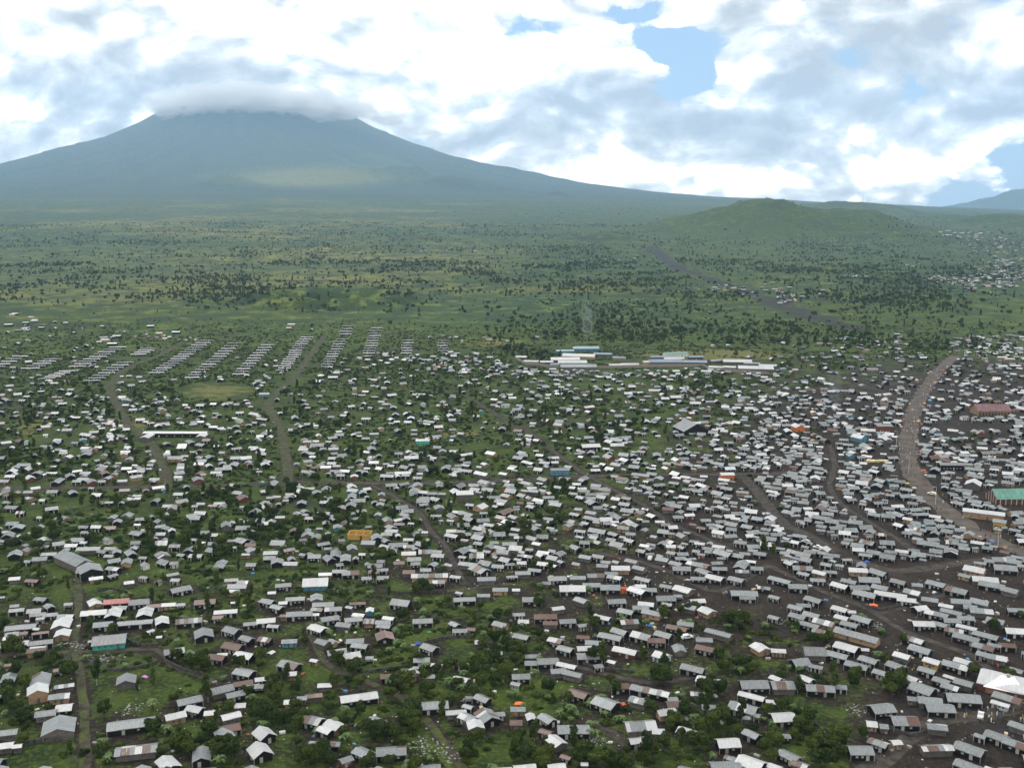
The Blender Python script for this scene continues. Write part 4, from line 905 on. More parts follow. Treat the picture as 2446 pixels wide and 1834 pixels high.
# settlements on the plain
def hamlet(px, py, rx, ry, n, white=.7, s=1.0):
    global nfar
    for i in range(n):
        a = rh.gauss(px, rx), rh.gauss(py, ry); x, y = GT(*a)
        if not free(x, y, 5): continue
        occupy(x, y, 5); L = rh.uniform(6, 11) * s
        simple_house(HH, x, y, hz(x, y), rh.choice((0, 4, -5, 90)) + rh.uniform(-8, 8), L, L * .55, 'w' if rh.random() < white else 'g', rh.choice('knt'), rh, win=False); nfar += 1
for hm in ((70, 785, 60, 18, 14), (250, 810, 40, 10, 6), (400, 800, 30, 6, 7), (690, 775, 8, 8, 2), (1040, 600, 60, 3, 13), (1480, 618, 60, 4, 14), (1640, 630, 5, 1, 2), (1720, 690, 30, 4, 12), (1800, 693, 40, 6, 16), (1880, 712, 26, 8, 22), (1960, 706, 30, 3, 5), (2040, 662, 55, 2, 10), (2190, 636, 20, 3, 6),
           (2300, 670, 22, 5, 30, .9), (2390, 590, 48, 10, 110), (2400, 628, 40, 9, 70), (2405, 665, 38, 13, 130), (2330, 680, 26, 8, 40), (2250, 668, 20, 4, 20), (2300, 560, 40, 3, 18, 1, 2.2), (2360, 572, 30, 3, 10, 1, 1.5), (2200, 560, 25, 2, 3), (545, 470, 4, 1, 1), (330, 582, 8, 2, 2), (2140, 817, 6, 6, 3), (2350, 835, 5, 2, 2, 1, 1.4), (1720, 830, 18, 2, 3), (2430, 860, 30, 10, 8)): hamlet(*hm)
ho = obj('distant_houses', HH.build('distant_houses', (m_roofs, m_walls)))
tag(ho, 'dense mass of small tin-roofed houses reaching across the plain', None, None, 'stuff')
print('far houses', nfar)

# ------------------------------------------------------------------ trees
m_leaf, t, b = new_mat('leaves', .75, .15)
oi = t.new('ShaderNodeObjectInfo'); gp = t.new('ShaderNodeTexCoord').outputs['Object']; at = t.new('ShaderNodeAttribute', attribute_name='col')
rn = t.math('FRACT', t.math('MULTIPLY', oi.outputs['Random'], 13.7))
c = t.mix(rn, (.018, .036, .008), (.055, .080, .015)); c = t.mix(1.0, c, t.mix(at.outputs['Fac'], (.55, .6, .6), (1.7, 1.6, 1.3)), 'MULTIPLY')
t.put(b.inputs['Base Color'], c)
tl = t.new('ShaderNodeBsdfTranslucent'); t.l.new(c, tl.inputs[0]); ms = t.new('ShaderNodeMixShader'); ms.inputs[0].default_value = .25
t.l.new(b.outputs[0], ms.inputs[1]); t.l.new(tl.outputs[0], ms.inputs[2]); t.l.new(ms.outputs[0], t.n['Material Output'].inputs[0])
m_banana, t, b = new_mat('broad_leaves', .6, .3)
at = t.new('ShaderNodeAttribute', attribute_name='col'); t.put(b.inputs['Base Color'], t.mix(at.outputs['Fac'], (.028, .060, .012), (.075, .125, .022)))
m_bark = plain('bark', (.09, .075, .06)); m_palebark = plain('pale_bark', (.30, .28, .25))
def crown_mesh(name, lumps, leaf, per, mat=None, seed=1, flat=.7):
    r = np.random.RandomState(seed); V_, C_ = [], []
    for (cx_, cy_, cz_, rx, ry, rz) in lumps:
        n = int(per * (rx * ry * rz) ** .5)
        u = r.normal(size=(n, 3)); u /= np.linalg.norm(u, axis=1)[:, None]; rad = r.uniform(.45, 1.08, n) ** .6
        p = u * rad[:, None] * np.array([rx, ry, rz]) + np.array([cx_, cy_, cz_])
        nrm = u + r.normal(size=(n, 3)) * .55 + np.array([0, 0, .35]); nrm /= np.linalg.norm(nrm, axis=1)[:, None]
        a = np.cross(nrm, r.normal(size=(n, 3))); a /= np.linalg.norm(a, axis=1)[:, None]; b_ = np.cross(nrm, a)
        s_ = leaf * r.uniform(.6, 1.5, n)[:, None]
        q = np.stack([p - a * s_ - b_ * s_ * flat, p + a * s_ * .8 - b_ * s_ * flat, p + a * s_ + b_ * s_ * flat * .8, p - a * s_ * .7 + b_ * s_ * flat], 1)
        V_.append(q.reshape(-1, 3)); C_.append(np.clip(r.normal(.5, .28, n), 0, 1))
    V_ = np.concatenate(V_); C_ = np.concatenate(C_); f = np.arange(len(V_)).reshape(-1, 4)
    return npmesh(name, V_, f, (mat or m_leaf,), col=np.stack([C_] * 3 + [np.ones_like(C_)], -1))
def lumps_round(r, n, rad, h0, spread, vs=.75):
    L_ = [(0, 0, h0, rad * .62, rad * .62, rad * .55)]
    for i in range(n):
        a = r.uniform(0, 6.28); q = r.uniform(.35, 1) * spread; s_ = rad * r.uniform(.28, .48)
        L_.append((math.cos(a) * q, math.sin(a) * q, h0 + r.uniform(-.5, .65) * rad * vs, s_, s_, s_ * .8))
    return L_
def lumps_tall(r, n, rad, z0, z1):
    return [(r.uniform(-1, 1) * rad * .5, r.uniform(-1, 1) * rad * .5, z0 + (z1 - z0) * (i + r.random()) / n, rad * r.uniform(.4, .75), rad * r.uniform(.4, .75), rad * r.uniform(.5, .8)) for i in range(n)]
def trunk_mesh(name, h, r0, limbs, mat, seed):
    r = random.Random(seed); V_, F_ = [], []
    def tube(p0, p1, a0, a1, n=6):
        p0, p1 = Vector(p0), Vector(p1); d = (p1 - p0).normalized(); q = d.to_track_quat('Z', 'Y'); o = len(V_)
        mid = (p0 + p1) / 2 + Vector((r.uniform(-1, 1), r.uniform(-1, 1), 0)) * a0 * .8
        for P_, rr_ in ((p0, a0), (mid, (a0 + a1) / 2), (p1, a1)):
            for k in range(n): V_.append(tuple(P_ + q @ Vector((math.cos(k / n * 6.283) * rr_, math.sin(k / n * 6.283) * rr_, 0))))
        for j in range(2):
            for k in range(n): F_.append((o + j * n + k, o + j * n + (k + 1) % n, o + (j + 1) * n + (k + 1) % n, o + (j + 1) * n + k))
    tube((0, 0, -.5), (0, 0, h), r0, r0 * .55)
    for i in range(limbs):
        a = i / limbs * 6.283 + r.uniform(-.4, .4); z = h * r.uniform(.55, 1); q = min(2.0, h * r.uniform(.35, .6))
        tube((0, 0, z), (math.cos(a) * q, math.sin(a) * q, z + q * r.uniform(.6, 1.1)), r0 * .4, r0 * .14, 5)
    return mesh(name, V_, F_, (mat,), smooth=True)
PROTO = {}
rr_ = random.Random(4)
def proto(code, k, lumps, leaf, per, th, tr, limbs, bark=None):
    PROTO.setdefault(code, []).append((crown_mesh('crown', lumps, leaf, per, seed=hash((code, k)) % 1000 if 0 else 31 * k + ord(code)), trunk_mesh('trunk', th, tr, limbs, bark or m_bark, k)))
for k in range(4): proto('r', k, lumps_round(rr_, 11, 2.9, 3.7, 2.0), .27, 95, 2.6, .22, 4)
for k in range(3): proto('w', k, lumps_round(rr_, 17, 3.9, 4.4, 3.1, .6), .30, 85, 2.8, .32, 5)
for k in range(3): proto('t', k, lumps_tall(rr_, 10, 1.7, 3.0, 10.2), .26, 80, 8.5, .17, 5, m_palebark)
for k in range(2): proto('c', k, lumps_tall(rr_, 8, 1.25, 1.2, 7.4), .24, 110, 5.5, .16, 3)
TNAME = {'r': ('bushy round-crowned tree', 'round_tree'), 'w': ('broad spreading dark tree', 'broad_tree'), 't': ('tall slender open-crowned tree', 'slender_tree'), 'c': ('narrow columnar dark tree', 'columnar_tree')}
first = {}
def tree(px, py, code, s_=1.0, base=True):
    k = rnd.randrange(len(PROTO[code])); cm, tm = PROTO[code][k]
    x, y = G(px, py, 2.5 * s_ if base else 0)
    rt = empty(TNAME[code][1], (x, y, hz(x, y)), rnd.uniform(0, 6.28)); rt.scale = (s_, s_, s_ * rnd.uniform(.88, 1.12))
    cr_ = obj('crown', cm, rt); obj('trunk', tm, rt); first.setdefault((code, k), cr_)
    THINGS.append([rt, TNAME[code][0], px, py, 'tree', 'trees among the houses', None])
    return rt
nt = 0
rt_ = random.Random(9)
for ox, txt in TRS:
    for it in txt.split(';'):
        a, b_, code = it.split(); tree(ox + float(a) / 3.428, 1350 + float(b_) / 3.428, code, rt_.uniform(.60, .95)); nt += 1
print('trees', nt)
# the rest of the vegetation is instanced from crowns that stand in the scene
bush_l = [(0, 0, .7, 1.2, 1.1, .8), (1.0, .3, .5, .8, .8, .6), (-.8, -.6, .5, .9, .7, .6), (.2, 1.0, .4, .7, .7, .5)]
def plant_thing(name, me, x, y, label, cat, s_=1):
    o = obj(name, me, None, (x, y, hz(x, y)), (0, 0, 1), (s_,) * 3); tag(o, label, cat); return o
ME_BUSH = [crown_mesh('bush', [(a * 1.0 + rr_.uniform(-.3, .3), b_ + rr_.uniform(-.3, .3), c_, d_, e_, f_) for a, b_, c_, d_, e_, f_ in bush_l], .2, 150, seed=70 + k) for k in range(2)]
def banana(seed):
    r = random.Random(seed); V_, C_ = [], []; F_ = []
    for st in range(3):
        bx, by = r.uniform(-.8, .8), r.uniform(-.8, .8); hh = r.uniform(1.4, 2.2)
        for i in range(7):
            a = i / 7 * 6.28 + r.random(); L = r.uniform(1.6, 2.4); pts = []
            for k in range(4):
                q = k / 3; d = L * q * .8; z = hh + L * (.55 * q - .75 * q * q) + .3; wd = (.08, .34, .32, .06)[k]
                cx_, cy_ = bx + math.cos(a) * d, by + math.sin(a) * d
                pts.append(((cx_ - math.sin(a) * wd, cy_ + math.cos(a) * wd, z - .05), (cx_ + math.sin(a) * wd, cy_ - math.cos(a) * wd, z - .05)))
            for k in range(3):
                o = len(V_); V_ += [pts[k][0], pts[k][1], pts[k + 1][1], pts[k + 1][0]]; F_.append((o, o + 1, o + 2, o + 3)); C_.append(r.random())
        for k in range(4):
            a0, a1 = k * 1.5708, (k + 1) * 1.5708; o = len(V_)
            V_ += [(bx + .14 * math.cos(a0), by + .14 * math.sin(a0), -.2), (bx + .14 * math.cos(a1), by + .14 * math.sin(a1), -.2), (bx + .1 * math.cos(a1), by + .1 * math.sin(a1), hh + .3), (bx + .1 * math.cos(a0), by + .1 * math.sin(a0), hh + .3)]
            F_.append((o, o + 1, o + 2, o + 3)); C_.append(.1)
    C_ = np.array(C_); return npmesh('banana_clump', V_, F_, (m_banana,), col=np.stack([C_] * 3 + [np.ones_like(C_)], -1))
ME_BAN = [banana(1), banana(2)]
SRC = [plant_thing('bush', ME_BUSH[0], *G(1500, 1790), 'low dark bush beside the trees at the lower centre edge', 'bush'),
       plant_thing('bush', ME_BUSH[1], *G(200, 1800), 'low bush in the grass at the lower left corner', 'bush'),
       plant_thing('banana_clump', ME_BAN[0], *G(612 + 1100 / 3.428, 1350 + 985 / 3.428), 'banana clump with arching leaves near the steep tan cottage', 'banana plant', 1.2),
       plant_thing('banana_clump', ME_BAN[1], *G(1250 / 3.428, 1350 + 1180 / 3.428), 'banana clump at the edge of the lower left field', 'banana plant', 1.2)]
TREE_SRC = [first[k] for k in sorted(first)]
def scatter(name, pts, sources, label):
    """pts: rows x,y,z,rot,scale,index"""
    pts = np.array(pts, dtype=np.float32); me = bpy.data.meshes.new(name); me.vertices.add(len(pts)); me.vertices.foreach_set('co', pts[:, :3].ravel())
    for nm, c_ in (('rot', 3), ('scl', 4)):
        a = me.attributes.new(nm, 'FLOAT', 'POINT'); a.data.foreach_set('value', np.ascontiguousarray(pts[:, c_]))
    a = me.attributes.new('idx', 'INT', 'POINT'); a.data.foreach_set('value', pts[:, 5].astype(np.int32))
    o = obj(name, me); tag(o, label, None, None, 'stuff')
    ng = bpy.data.node_groups.new(name + '_scatter', 'GeometryNodeTree'); ng.is_modifier = True
    ng.interface.new_socket('Geometry', in_out='INPUT', socket_type='NodeSocketGeometry'); ng.interface.new_socket('Geometry', in_out='OUTPUT', socket_type='NodeSocketGeometry')
    gi = ng.nodes.new('NodeGroupInput'); go = ng.nodes.new('NodeGroupOutput'); jn = ng.nodes.new('GeometryNodeJoinGeometry')
    def attr(n_, ty):
        a = ng.nodes.new('GeometryNodeInputNamedAttribute'); a.data_type = ty; a.inputs[0].default_value = n_; return a.outputs[0]
    ro = ng.nodes.new('ShaderNodeCombineXYZ'); ng.links.new(attr('rot', 'FLOAT'), ro.inputs[2])
    sc = attr('scl', 'FLOAT'); ix = attr('idx', 'INT')
    m2p = ng.nodes.new('GeometryNodeMeshToPoints'); ng.links.new(gi.outputs[0], m2p.inputs[0])
    for i, s_ in enumerate(sources):
        if not (pts[:, 5] == i).any(): continue
        cmp = ng.nodes.new('FunctionNodeCompare'); cmp.data_type = 'INT'; cmp.operation = 'EQUAL'; ng.links.new(ix, cmp.inputs[2]); cmp.inputs[3].default_value = i
        inf = ng.nodes.new('GeometryNodeObjectInfo'); inf.inputs[0].default_value = s_; inf.inputs[1].default_value = True; inf.transform_space = 'ORIGINAL'
        iop = ng.nodes.new('GeometryNodeInstanceOnPoints')
        ng.links.new(m2p.outputs[0], iop.inputs['Points']); ng.links.new(cmp.outputs[0], iop.inputs['Selection']); ng.links.new(inf.outputs['Geometry'], iop.inputs['Instance'])
        ng.links.new(ro.outputs[0], iop.inputs['Rotation']); ng.links.new(sc, iop.inputs['Scale']); ng.links.new(iop.outputs[0], jn.inputs[0])
    ng.links.new(jn.outputs[0], go.inputs[0])
    mod = o.modifiers.new('scatter', 'NODES'); mod.node_group = ng
    return o
rs = np.random.RandomState(3)
def free_np(x, y, m): return free(x, y, m) and not near_road(x, y, 1.0)
# trees inside the town
pts = []; codes = [k[0] for k in sorted(first)]
def idx_of(code): return rs.choice([i for i, c_ in enumerate(codes) if c_ == code])
TCL = [(1680, 930, 60, 22, 60), (1470, 1035, 70, 22, 70), (1290, 1010, 60, 24, 50), (1400, 960, 130, 30, 60), (1290, 850, 40, 8, 44), (1230, 835, 40, 8, 30), (1150, 935, 110, 22, 40), (1000, 960, 60, 10, 26), (500, 1190, 45, 22, 46), (700, 1180, 60, 16, 36), (800, 1245, 90, 22, 40), (640, 1270, 60, 24, 46),
       (150, 1000, 110, 16, 30), (290, 1050, 50, 14, 26), (470, 1120, 60, 20, 20), (60, 1290, 70, 26, 40), (450, 1260, 80, 26, 34), (140, 1370, 90, 20, 30), (560, 1330, 60, 30, 30), (330, 1300, 100, 30, 30), (960, 1250, 80, 40, 36), (1250, 1270, 90, 20, 40), (1300, 1245, 60, 12, 22), (1060, 1100, 120, 24, 30), (1330, 1170, 40, 18, 22),
       (1080, 1010, 100, 26, 30), (860, 880, 180, 16, 40), (1100, 880, 60, 14, 26), (1940, 880, 90, 10, 24), (1800, 860, 120, 10, 30), (2300, 880, 100, 12, 12), (700, 940, 60, 30, 24), (230, 940, 70, 20, 24), (420, 960, 60, 20, 20), (60, 1100, 50, 20, 12), (640, 1110, 30, 30, 12), (880, 1340, 60, 20, 20), (1850, 1330, 60, 12, 6), (2150, 1270, 80, 10, 6)]
TCL += [(rs.uniform(0, 1150), rs.uniform(880, 1350), 60, 18, 9) for _ in range(55)] + [(rs.uniform(0, 2446), rs.uniform(1350, 1834), 60, 30, 5) for _ in range(30)]
for a, b_, c_, d_, n in TCL:
    for i in range(int(n * .72)):
        px, py = rs.normal(a, c_ * .7), rs.normal(b_, d_ * .7)
        if py < 822 or any(((px - a) / c) ** 2 + ((py - b) / d) ** 2 < .9 for a, b, c, d in NOBUILD[:2]): continue
        x, y = G(px, py)
        if py > 1350 and float(green_at(px, py)) < .45: continue
        if not free_np(x, y, 1.0): continue
        pts.append((x, y, hz(x, y), rs.uniform(0, 6.28), rs.uniform(.4, .85), idx_of(rs.choice(list('rrrwtt' if py < 1350 else 'rrtc')))))
for i in range(1500):
    px, py = rs.uniform(-100, 2550), rs.uniform(860, 1880)
    x, y = G(px, py)
    if any(((px - a) / c) ** 2 + ((py - b) / d) ** 2 < .9 for a, b, c, d in NOBUILD[:2]) or rs.rand() > green_at(px, py) ** 2 * (.75 if py < 1300 else .22) or not free_np(x, y, .8): continue
    pts.append((x, y, hz(x, y), rs.uniform(0, 6.28), rs.uniform(.4, .8), idx_of(rs.choice(list('rrrt')))))
print('town trees', len(pts))
scatter('town_trees', pts, TREE_SRC, 'countless small garden trees between the tin-roofed houses')
# bushes and banana clumps
pts = []
for i in range(130000):
    x, y = rs.uniform(-620, 680), 235 + 1230 * rs.rand() ** .98
    if abs(x) > y * .62 + 30: continue
    if y > 1010 and rs.rand() < (y - 1010) / 400.: continue
    px, py = PX(x, y)
    gv = float(green_at(px, max(800, py)))
    cl = float(fbm(np.array([x / 22.]), np.array([y / 22.]), 3)[0])
    if gv < .12 or cl < .72 - gv * .38 or any(((px - a) / c) ** 2 + ((py - b) / d) ** 2 < .9 for a, b, c, d in NOBUILD[:2] + NOBUILD[6:7]): continue
    dens = 1.0 if py > 1350 else .8
    if rs.rand() > dens or not free_np(x, y, -.4): continue
    ban = rs.rand() < (.10 if py > 1150 else .05)
    pts.append((x, y, hz(x, y) - .1, rs.uniform(0, 6.28), rs.uniform(.2, 1.0) if not ban else rs.uniform(.6, 1.1), (2 + rs.randint(2)) if ban else rs.randint(2)))
print('bushes', len(pts))
scatter('undergrowth', pts, SRC, 'green undergrowth of bushes and banana clumps between the houses')
# scattered trees and thickets of the plain
pts = []
R2 = np.sqrt(rs.uniform(1160 ** 2, 5200 ** 2, 170000)); TH = rs.uniform(-.56, .56, 170000)
XX, YY = R2 * np.sin(TH), R2 * np.cos(TH)
N1 = fbm(XX / 190. + 40, YY / 190., 3); N2 = fbm(XX / 60. + 7, YY / 60. + 90, 2); ZZ = height(XX, YY)
f3 = np.cos(PITCH) * YY - (ZZ - CAMH) * np.sin(PITCH); PY = CYP - F * (YY * np.sin(PITCH) + (ZZ - CAMH) * np.cos(PITCH)) / f3; PXX = CXP + F * XX / f3
dens = sstep(N1 * .5 + N2 * .5, .46, .66) * .7 + .05
band = .25 + .9 * np.exp(-((PY - 665) / 60.) ** 2) + .6 * np.exp(-((PY - 790) / 50.) ** 2) * (PXX > 1100) * (PXX < 2100)
dens = dens * band + 1.2 * (np.exp(-((PXX - 560) / 120) ** 2 - ((PY - 705) / 24) ** 2) + np.exp(-((PXX - 930) / 30) ** 2 - ((PY - 715) / 20) ** 2) + .8 * np.exp(-((PXX - 770) / 90) ** 2 - ((PY - 728) / 10) ** 2) + .7 * np.exp(-((PXX - 2150) / 150) ** 2 - ((PY - 715) / 35) ** 2) + 1.5 * np.exp(-((PXX - 2000) / 280) ** 2 - ((PY - 832) / 20) ** 2) + .8 * np.exp(-((PXX - 1500) / 260) ** 2 - ((PY - 790) / 30) ** 2))
dens = dens * np.where((PXX > 300) & (PXX < 1150) & (PY > 750), .12, 1) * np.where((PXX < 420) & (PY > 730), .3, 1) * np.where(np.exp(-((PXX - 1850) / 330) ** 2 - ((PY - 530) / 50) ** 2) > .5, .25, 1)
lv = seg_dist(XX, YY, LAVA, LAVW) < 1.0
dens = np.where(lv, dens * .15, dens)
pick = np.nonzero(rs.rand(len(XX)) < dens)[0]
for i in pick:
    if R2[i] < 1500 and not free_np(XX[i], YY[i], .8): continue
    pts.append((XX[i], YY[i], ZZ[i] - .2, rs.uniform(0, 6.28), .3 + .85 * rs.rand() ** 1.8, idx_of('rrrrwt'[rs.randint(6)])))
# crest trees
for i in range(900):
    px = rs.uniform(900, 2500); d = rs.uniform(4600, 9500); x, y = at_px(px, d)
    if rs.rand() > (px - 900) / 1200.: continue
    pts.append((x, y, hz(x, y) - .3, rs.uniform(0, 6.28), rs.uniform(.45, 1.25), idx_of('rwt'[rs.randint(3)])))
print('plain trees', len(pts))
scatter('plain_trees', pts, TREE_SRC, 'scattered trees and thickets over the wide green plain')
# ------------------------------------------------------------------ small things
def prism_wall(pts, h, th):
    V_, F_ = [], []
    for i, (x, y) in enumerate(pts):
        a = pts[min(i + 1, len(pts) - 1)]; b_ = pts[max(i - 1, 0)]; d = Vector((a[0] - b_[0], a[1] - b_[1], 0)).normalized(); n = Vector((-d.y, d.x, 0)) * th / 2
        hh = h * (1 + .15 * mnoise.noise((x * .3, y * .3, 2)))
        V_ += [(x - n.x, y - n.y, -.3), (x + n.x, y + n.y, -.3), (x + n.x * .7, y + n.y * .7, hh), (x - n.x * .7, y - n.y * .7, hh)]
    for i in range(len(pts) - 1):
        o = i * 4
        for k in range(4): F_.append((o + k, o + (k + 1) % 4, o + 4 + (k + 1) % 4, o + 4 + k))
    F_ += [(0, 1, 2, 3), tuple(len(V_) - 4 + k for k in (3, 2, 1, 0))]
    return V_, F_
m_stone = plain('lava_stone', (.060, .056, .054), var=.6, scale=.9)
WALLS = [(612, "870 885 1050 862 1240 832", 'dark lava-stone wall left of the steep tan cottage'), (612, "1380 640 1560 600 1780 588", 'dark lava-stone wall behind the blue tarpaulin house'), (1836, "760 330 925 372 1100 322 1240 282", 'stone yard wall in a V by the lane crossing'),
         (0, "1020 610 1150 660 1300 660", 'dark stone wall right of the turquoise-walled house'), (0, "1340 780 1500 860 1680 900", 'dark stone wall along the field edge below the path'), (0, "170 1480 350 1440 560 1445", 'dark stone wall below the big grey gabled hall'), (0, "860 1600 950 1570 1200 1540", 'dark stone wall beside the striped long house'),
         (0, "800 215 860 200 1000 215 1090 250", 'curved dark stone wall behind the red tin roof'), (0, "880 870 1100 850 1290 800", 'dark stone wall across the bright green field'), (1836, "1700 740 1850 800 1880 850", 'brown-red sheet fence beside the grey roofs'), (1836, "980 1330 1150 1400 1290 1370", 'low dark wall beside the dark street'),
         (1224, "560 800 700 850 1000 880", 'dark stone wall along the curving lane'), (612, "1000 215 1300 235 1560 215", 'dark stone wall beside the grassy lane'), (612, "1560 1240 1680 1290 1760 1400", 'broken dark stone wall beside the sloping path')]
for ox, s_, lab in WALLS:
    f = list(map(float, s_.split())); P_ = [G(ox + f[i] / 3.428, 1350 + f[i + 1] / 3.428) for i in range(0, len(f), 2)]
    P_ = [tuple(p) for p in smooth_line(P_, 2.5)]; c0 = P_[0]
    V_, F_ = prism_wall([(p[0] - c0[0], p[1] - c0[1]) for p in P_], 1.1, .5)
    red = 'fence' in lab
    o = obj('sheet_fence' if red else 'stone_wall', mesh('stone_wall', V_, F_, (m_wall if red else m_stone,)), None, (c0[0], c0[1], 0), color=(.20, .06, .04, 1)); tag(o, lab, 'fence' if red else 'wall')
# tarpaulins: sagging sheets over poles or heaps
def tarp(px, py, w_, d_, col, label, h=.7):
    n = 7; V_, F_ = [], []
    for j in range(n):
        for i in range(n):
            u, v = i / (n - 1) - .5, j / (n - 1) - .5; z = h * math.exp(-(u * u + v * v) * 7) + .12 * mnoise.noise((u * 5 + px, v * 5, 1)) * (1 if max(abs(u), abs(v)) < .49 else 0) + .06
            V_.append((u * w_, v * d_, z))
    for j in range(n - 1):
        for i in range(n - 1): F_.append((j * n + i, j * n + i + 1, (j + 1) * n + i + 1, (j + 1) * n + i))
    x, y = G(px, py, .3); o = obj('tarpaulin', mesh('tarpaulin', V_, F_, (m_paint,), smooth=True), None, (x, y, .02), (0, 0, rnd.uniform(-.5, .5)), color=col + (1,))
    sm = o.modifiers.new('thickness', 'SOLIDIFY'); sm.thickness = .03; tag(o, label, 'tarpaulin')
tarp(1224 + 60 / 3.428, 1350 + 1125 / 3.428, 3.2, 2.2, (.80, .17, .05), 'bright orange tarpaulin heaped beside a tan hut')
tarp(1836 + 860 / 3.428, 1350 + 320 / 3.428, 3.2, 2, (.80, .15, .05), 'bright orange-red tarpaulin inside the walled yard by the lane')
tarp(1224 + 910 / 3.428, 1350 + 1130 / 3.428, 1.4, 1.6, (.70, .12, .04), 'small orange-red sheet at the corner of a broad grey gabled house')
tarp(0 + 1187 / 3.428, 1350 + 907 / 3.428, 2.2, 1.3, (.62, .22, .55), 'pink sheet spread beside a columnar tree in the field')
tarp(612 + 1325 / 3.428, 1350 + 640 / 3.428, 2.4, 2.2, (.03, .09, .32), 'dark blue tarpaulin at the left side of a grey gabled house', 1.2)
tarp(1224 + 785 / 3.428, 1350 + 475 / 3.428, 2.0, 1.6, (.05, .28, .45), 'light blue tarpaulin beside the tall slender trees', 1)
tarp(1224 + 1130 / 3.428, 1350 + 490 / 3.428, 2.4, 1.6, (.03, .13, .35), 'deep blue tarpaulin in the yard left of the brown roof', .8)
tarp(1836 + 410 / 3.428, 1350 + 322 / 3.428, 1.8, 1.5, (.08, .22, .36), 'dull blue tarpaulin under a dark gabled house', .8)
tarp(0 + 1235 / 3.428, 1350 + 1120 / 3.428, 2.0, 1.2, (.45, .13, .04), 'rusty orange sheet in the lower left garden', .6)
tarp(612 + 1395 / 3.428, 900 + 1395 / 3.428, 2.2, 2.0, (.02, .16, .55), 'vivid blue tarpaulin beside a white gabled house with black walls', 1.3)
tarp(1836 + 805 / 3.428, 900 + 1510 / 3.428, 2.4, 1.8, (.02, .10, .45), 'blue tarpaulin on dark ground beside the cross street', .8)
tarp(1224 + 1410 / 3.428, 900 + 1375 / 3.428, 3.0, 2, (.75, .12, .04), 'red-orange tarpaulin between white-roofed houses in the dense quarter', .8)
tarp(1836 + 1055 / 3.428, 900 + 312 / 3.428, 4.5, 2.5, (.70, .13, .05), 'red-orange awning left of the main road', 2.2)
tarp(612 + 1420 / 3.428, 1350 + 540 / 3.428, .1 + 1.6, 1.4, (.06, .20, .10), 'dull green sheet in the lane', .5)
# orange container
x, y = G(1224 + 915 / 3.428, 1350 + 205 / 3.428, 1); o = empty('storage_container', (x, y, 0), R(5)); tag(o, 'bright orange storage container beside a white gabled house', 'container')
obj('body', multi([(-1.3, 1.3, -1.0, 1.0, 0.05, 2.0)], m_wall), o, color=(.62, .13, .03, 1)); obj('lid', multi([(-1.4, 1.4, -1.1, 1.1, 2.01, 2.12)], m_wall), o, color=(.45, .09, .03, 1))
obj('door', ME_DOOR, o, (.2, -1.03, .15), None, (.9, .08, 1.5), (.40, .08, .02, 1))
# stacks of pale timber by the main road
for px, py, lab, yw, n in ((1836 + 890 / 3.428, 900 + 690 / 3.428, 'large stack of pale yellow timber boards left of the main road', 5, 26), (1836 + 1450 / 3.428, 900 + 650 / 3.428, 'long pale timber stack right of the main road', -8, 22), (1836 + 350 / 3.428, 900 + 512 / 3.428, 'small pale timber stack in the dense quarter', -5, 10)):
    x, y = G(px, py, .6); o = empty('timber_stack', (x, y, 0), R(yw)); tag(o, lab, 'timber stack')
    for i in range(n):
        lx = (i % 5 - 2) * 2.6 + rnd.uniform(-.4, .4); lz = (i // 5) * .26
        obj('board', ME_BOX, o, (lx, rnd.uniform(-.3, .3) + (i % 2) * 1.0, lz), (0, 0, R(rnd.uniform(-4, 4))), (2.5, 1.3, .22), vary((.72, .62, .38), .12) + (1,))
# vehicles
def vehicle(px, py, yaw, col, label, name='pickup', cat='car'):
    x, y = G(px, py, .8); o = empty(name, (x, y, 0), R(yaw)); tag(o, label, cat)
    prof = [(-2.2, .45), (2.2, .45), (2.25, .95), (1.3, 1.08), (.75, 1.65), (-1.6 if name == 'car' else -.5, 1.68), (-2.0 if name == 'car' else -.62, 1.1), (-2.2, 1.0)]
    V_ = [(a, -.82, b_) for a, b_ in prof] + [(a, .82, b_) for a, b_ in prof]; n = len(prof)
    F_ = [tuple(range(n)), tuple(range(2 * n - 1, n - 1, -1))] + [((i + 1) % n, i, n + i, n + (i + 1) % n) for i in range(n)]
    obj('body', mesh('body', V_, F_, (m_paint,)), o, color=col + (1,))
    obj('windscreen', mesh('windscreen', [(1.24, -.72, 1.13), (1.24, .72, 1.13), (.80, .68, 1.61), (.80, -.68, 1.61)], [(0, 1, 2, 3)], (m_paint,)), o, color=(.02, .025, .03, 1), loc=(.03, 0, .02))
    for s_ in (-1, 1): obj('side_window', multi([(-.4, .7, s_ * .83 - .01, s_ * .83 + .01, 1.15, 1.55)]), o, color=(.02, .025, .03, 1))
    a = [(math.cos(k / 10 * 6.283), math.sin(k / 10 * 6.283)) for k in range(10)]
    wm = bpy.data.meshes.get('wheel') or mesh('wheel', [(c_ * .36, -.1, s_ * .36) for c_, s_ in a] + [(c_ * .36, .1, s_ * .36) for c_, s_ in a], [tuple(range(10)), tuple(range(19, 9, -1))] + [((i + 1) % 10, i, 10 + i, 10 + (i + 1) % 10) for i in range(10)], (m_paint,))
    for wx in (-1.4, 1.4):
        for wy in (-.78, .78): obj('wheel', wm, o, (wx, wy, .36), color=(.02, .02, .02, 1))
vehicle(1836 + 405 / 3.428, 900 + 1392 / 3.428, 155, (.72, .72, .70), 'white pickup parked on the dark lane among grey-roofed houses')
vehicle(1224 + 1428 / 3.428, 1350 + 582 / 3.428, 20, (.62, .64, .66), 'pale small car parked behind the pale blue-walled cottage', 'car')
vehicle(1836 + 1738 / 3.428, 1350 + 1222 / 3.428, 60, (.55, .56, .58), 'pale pickup on the broad dark street at the lower right')
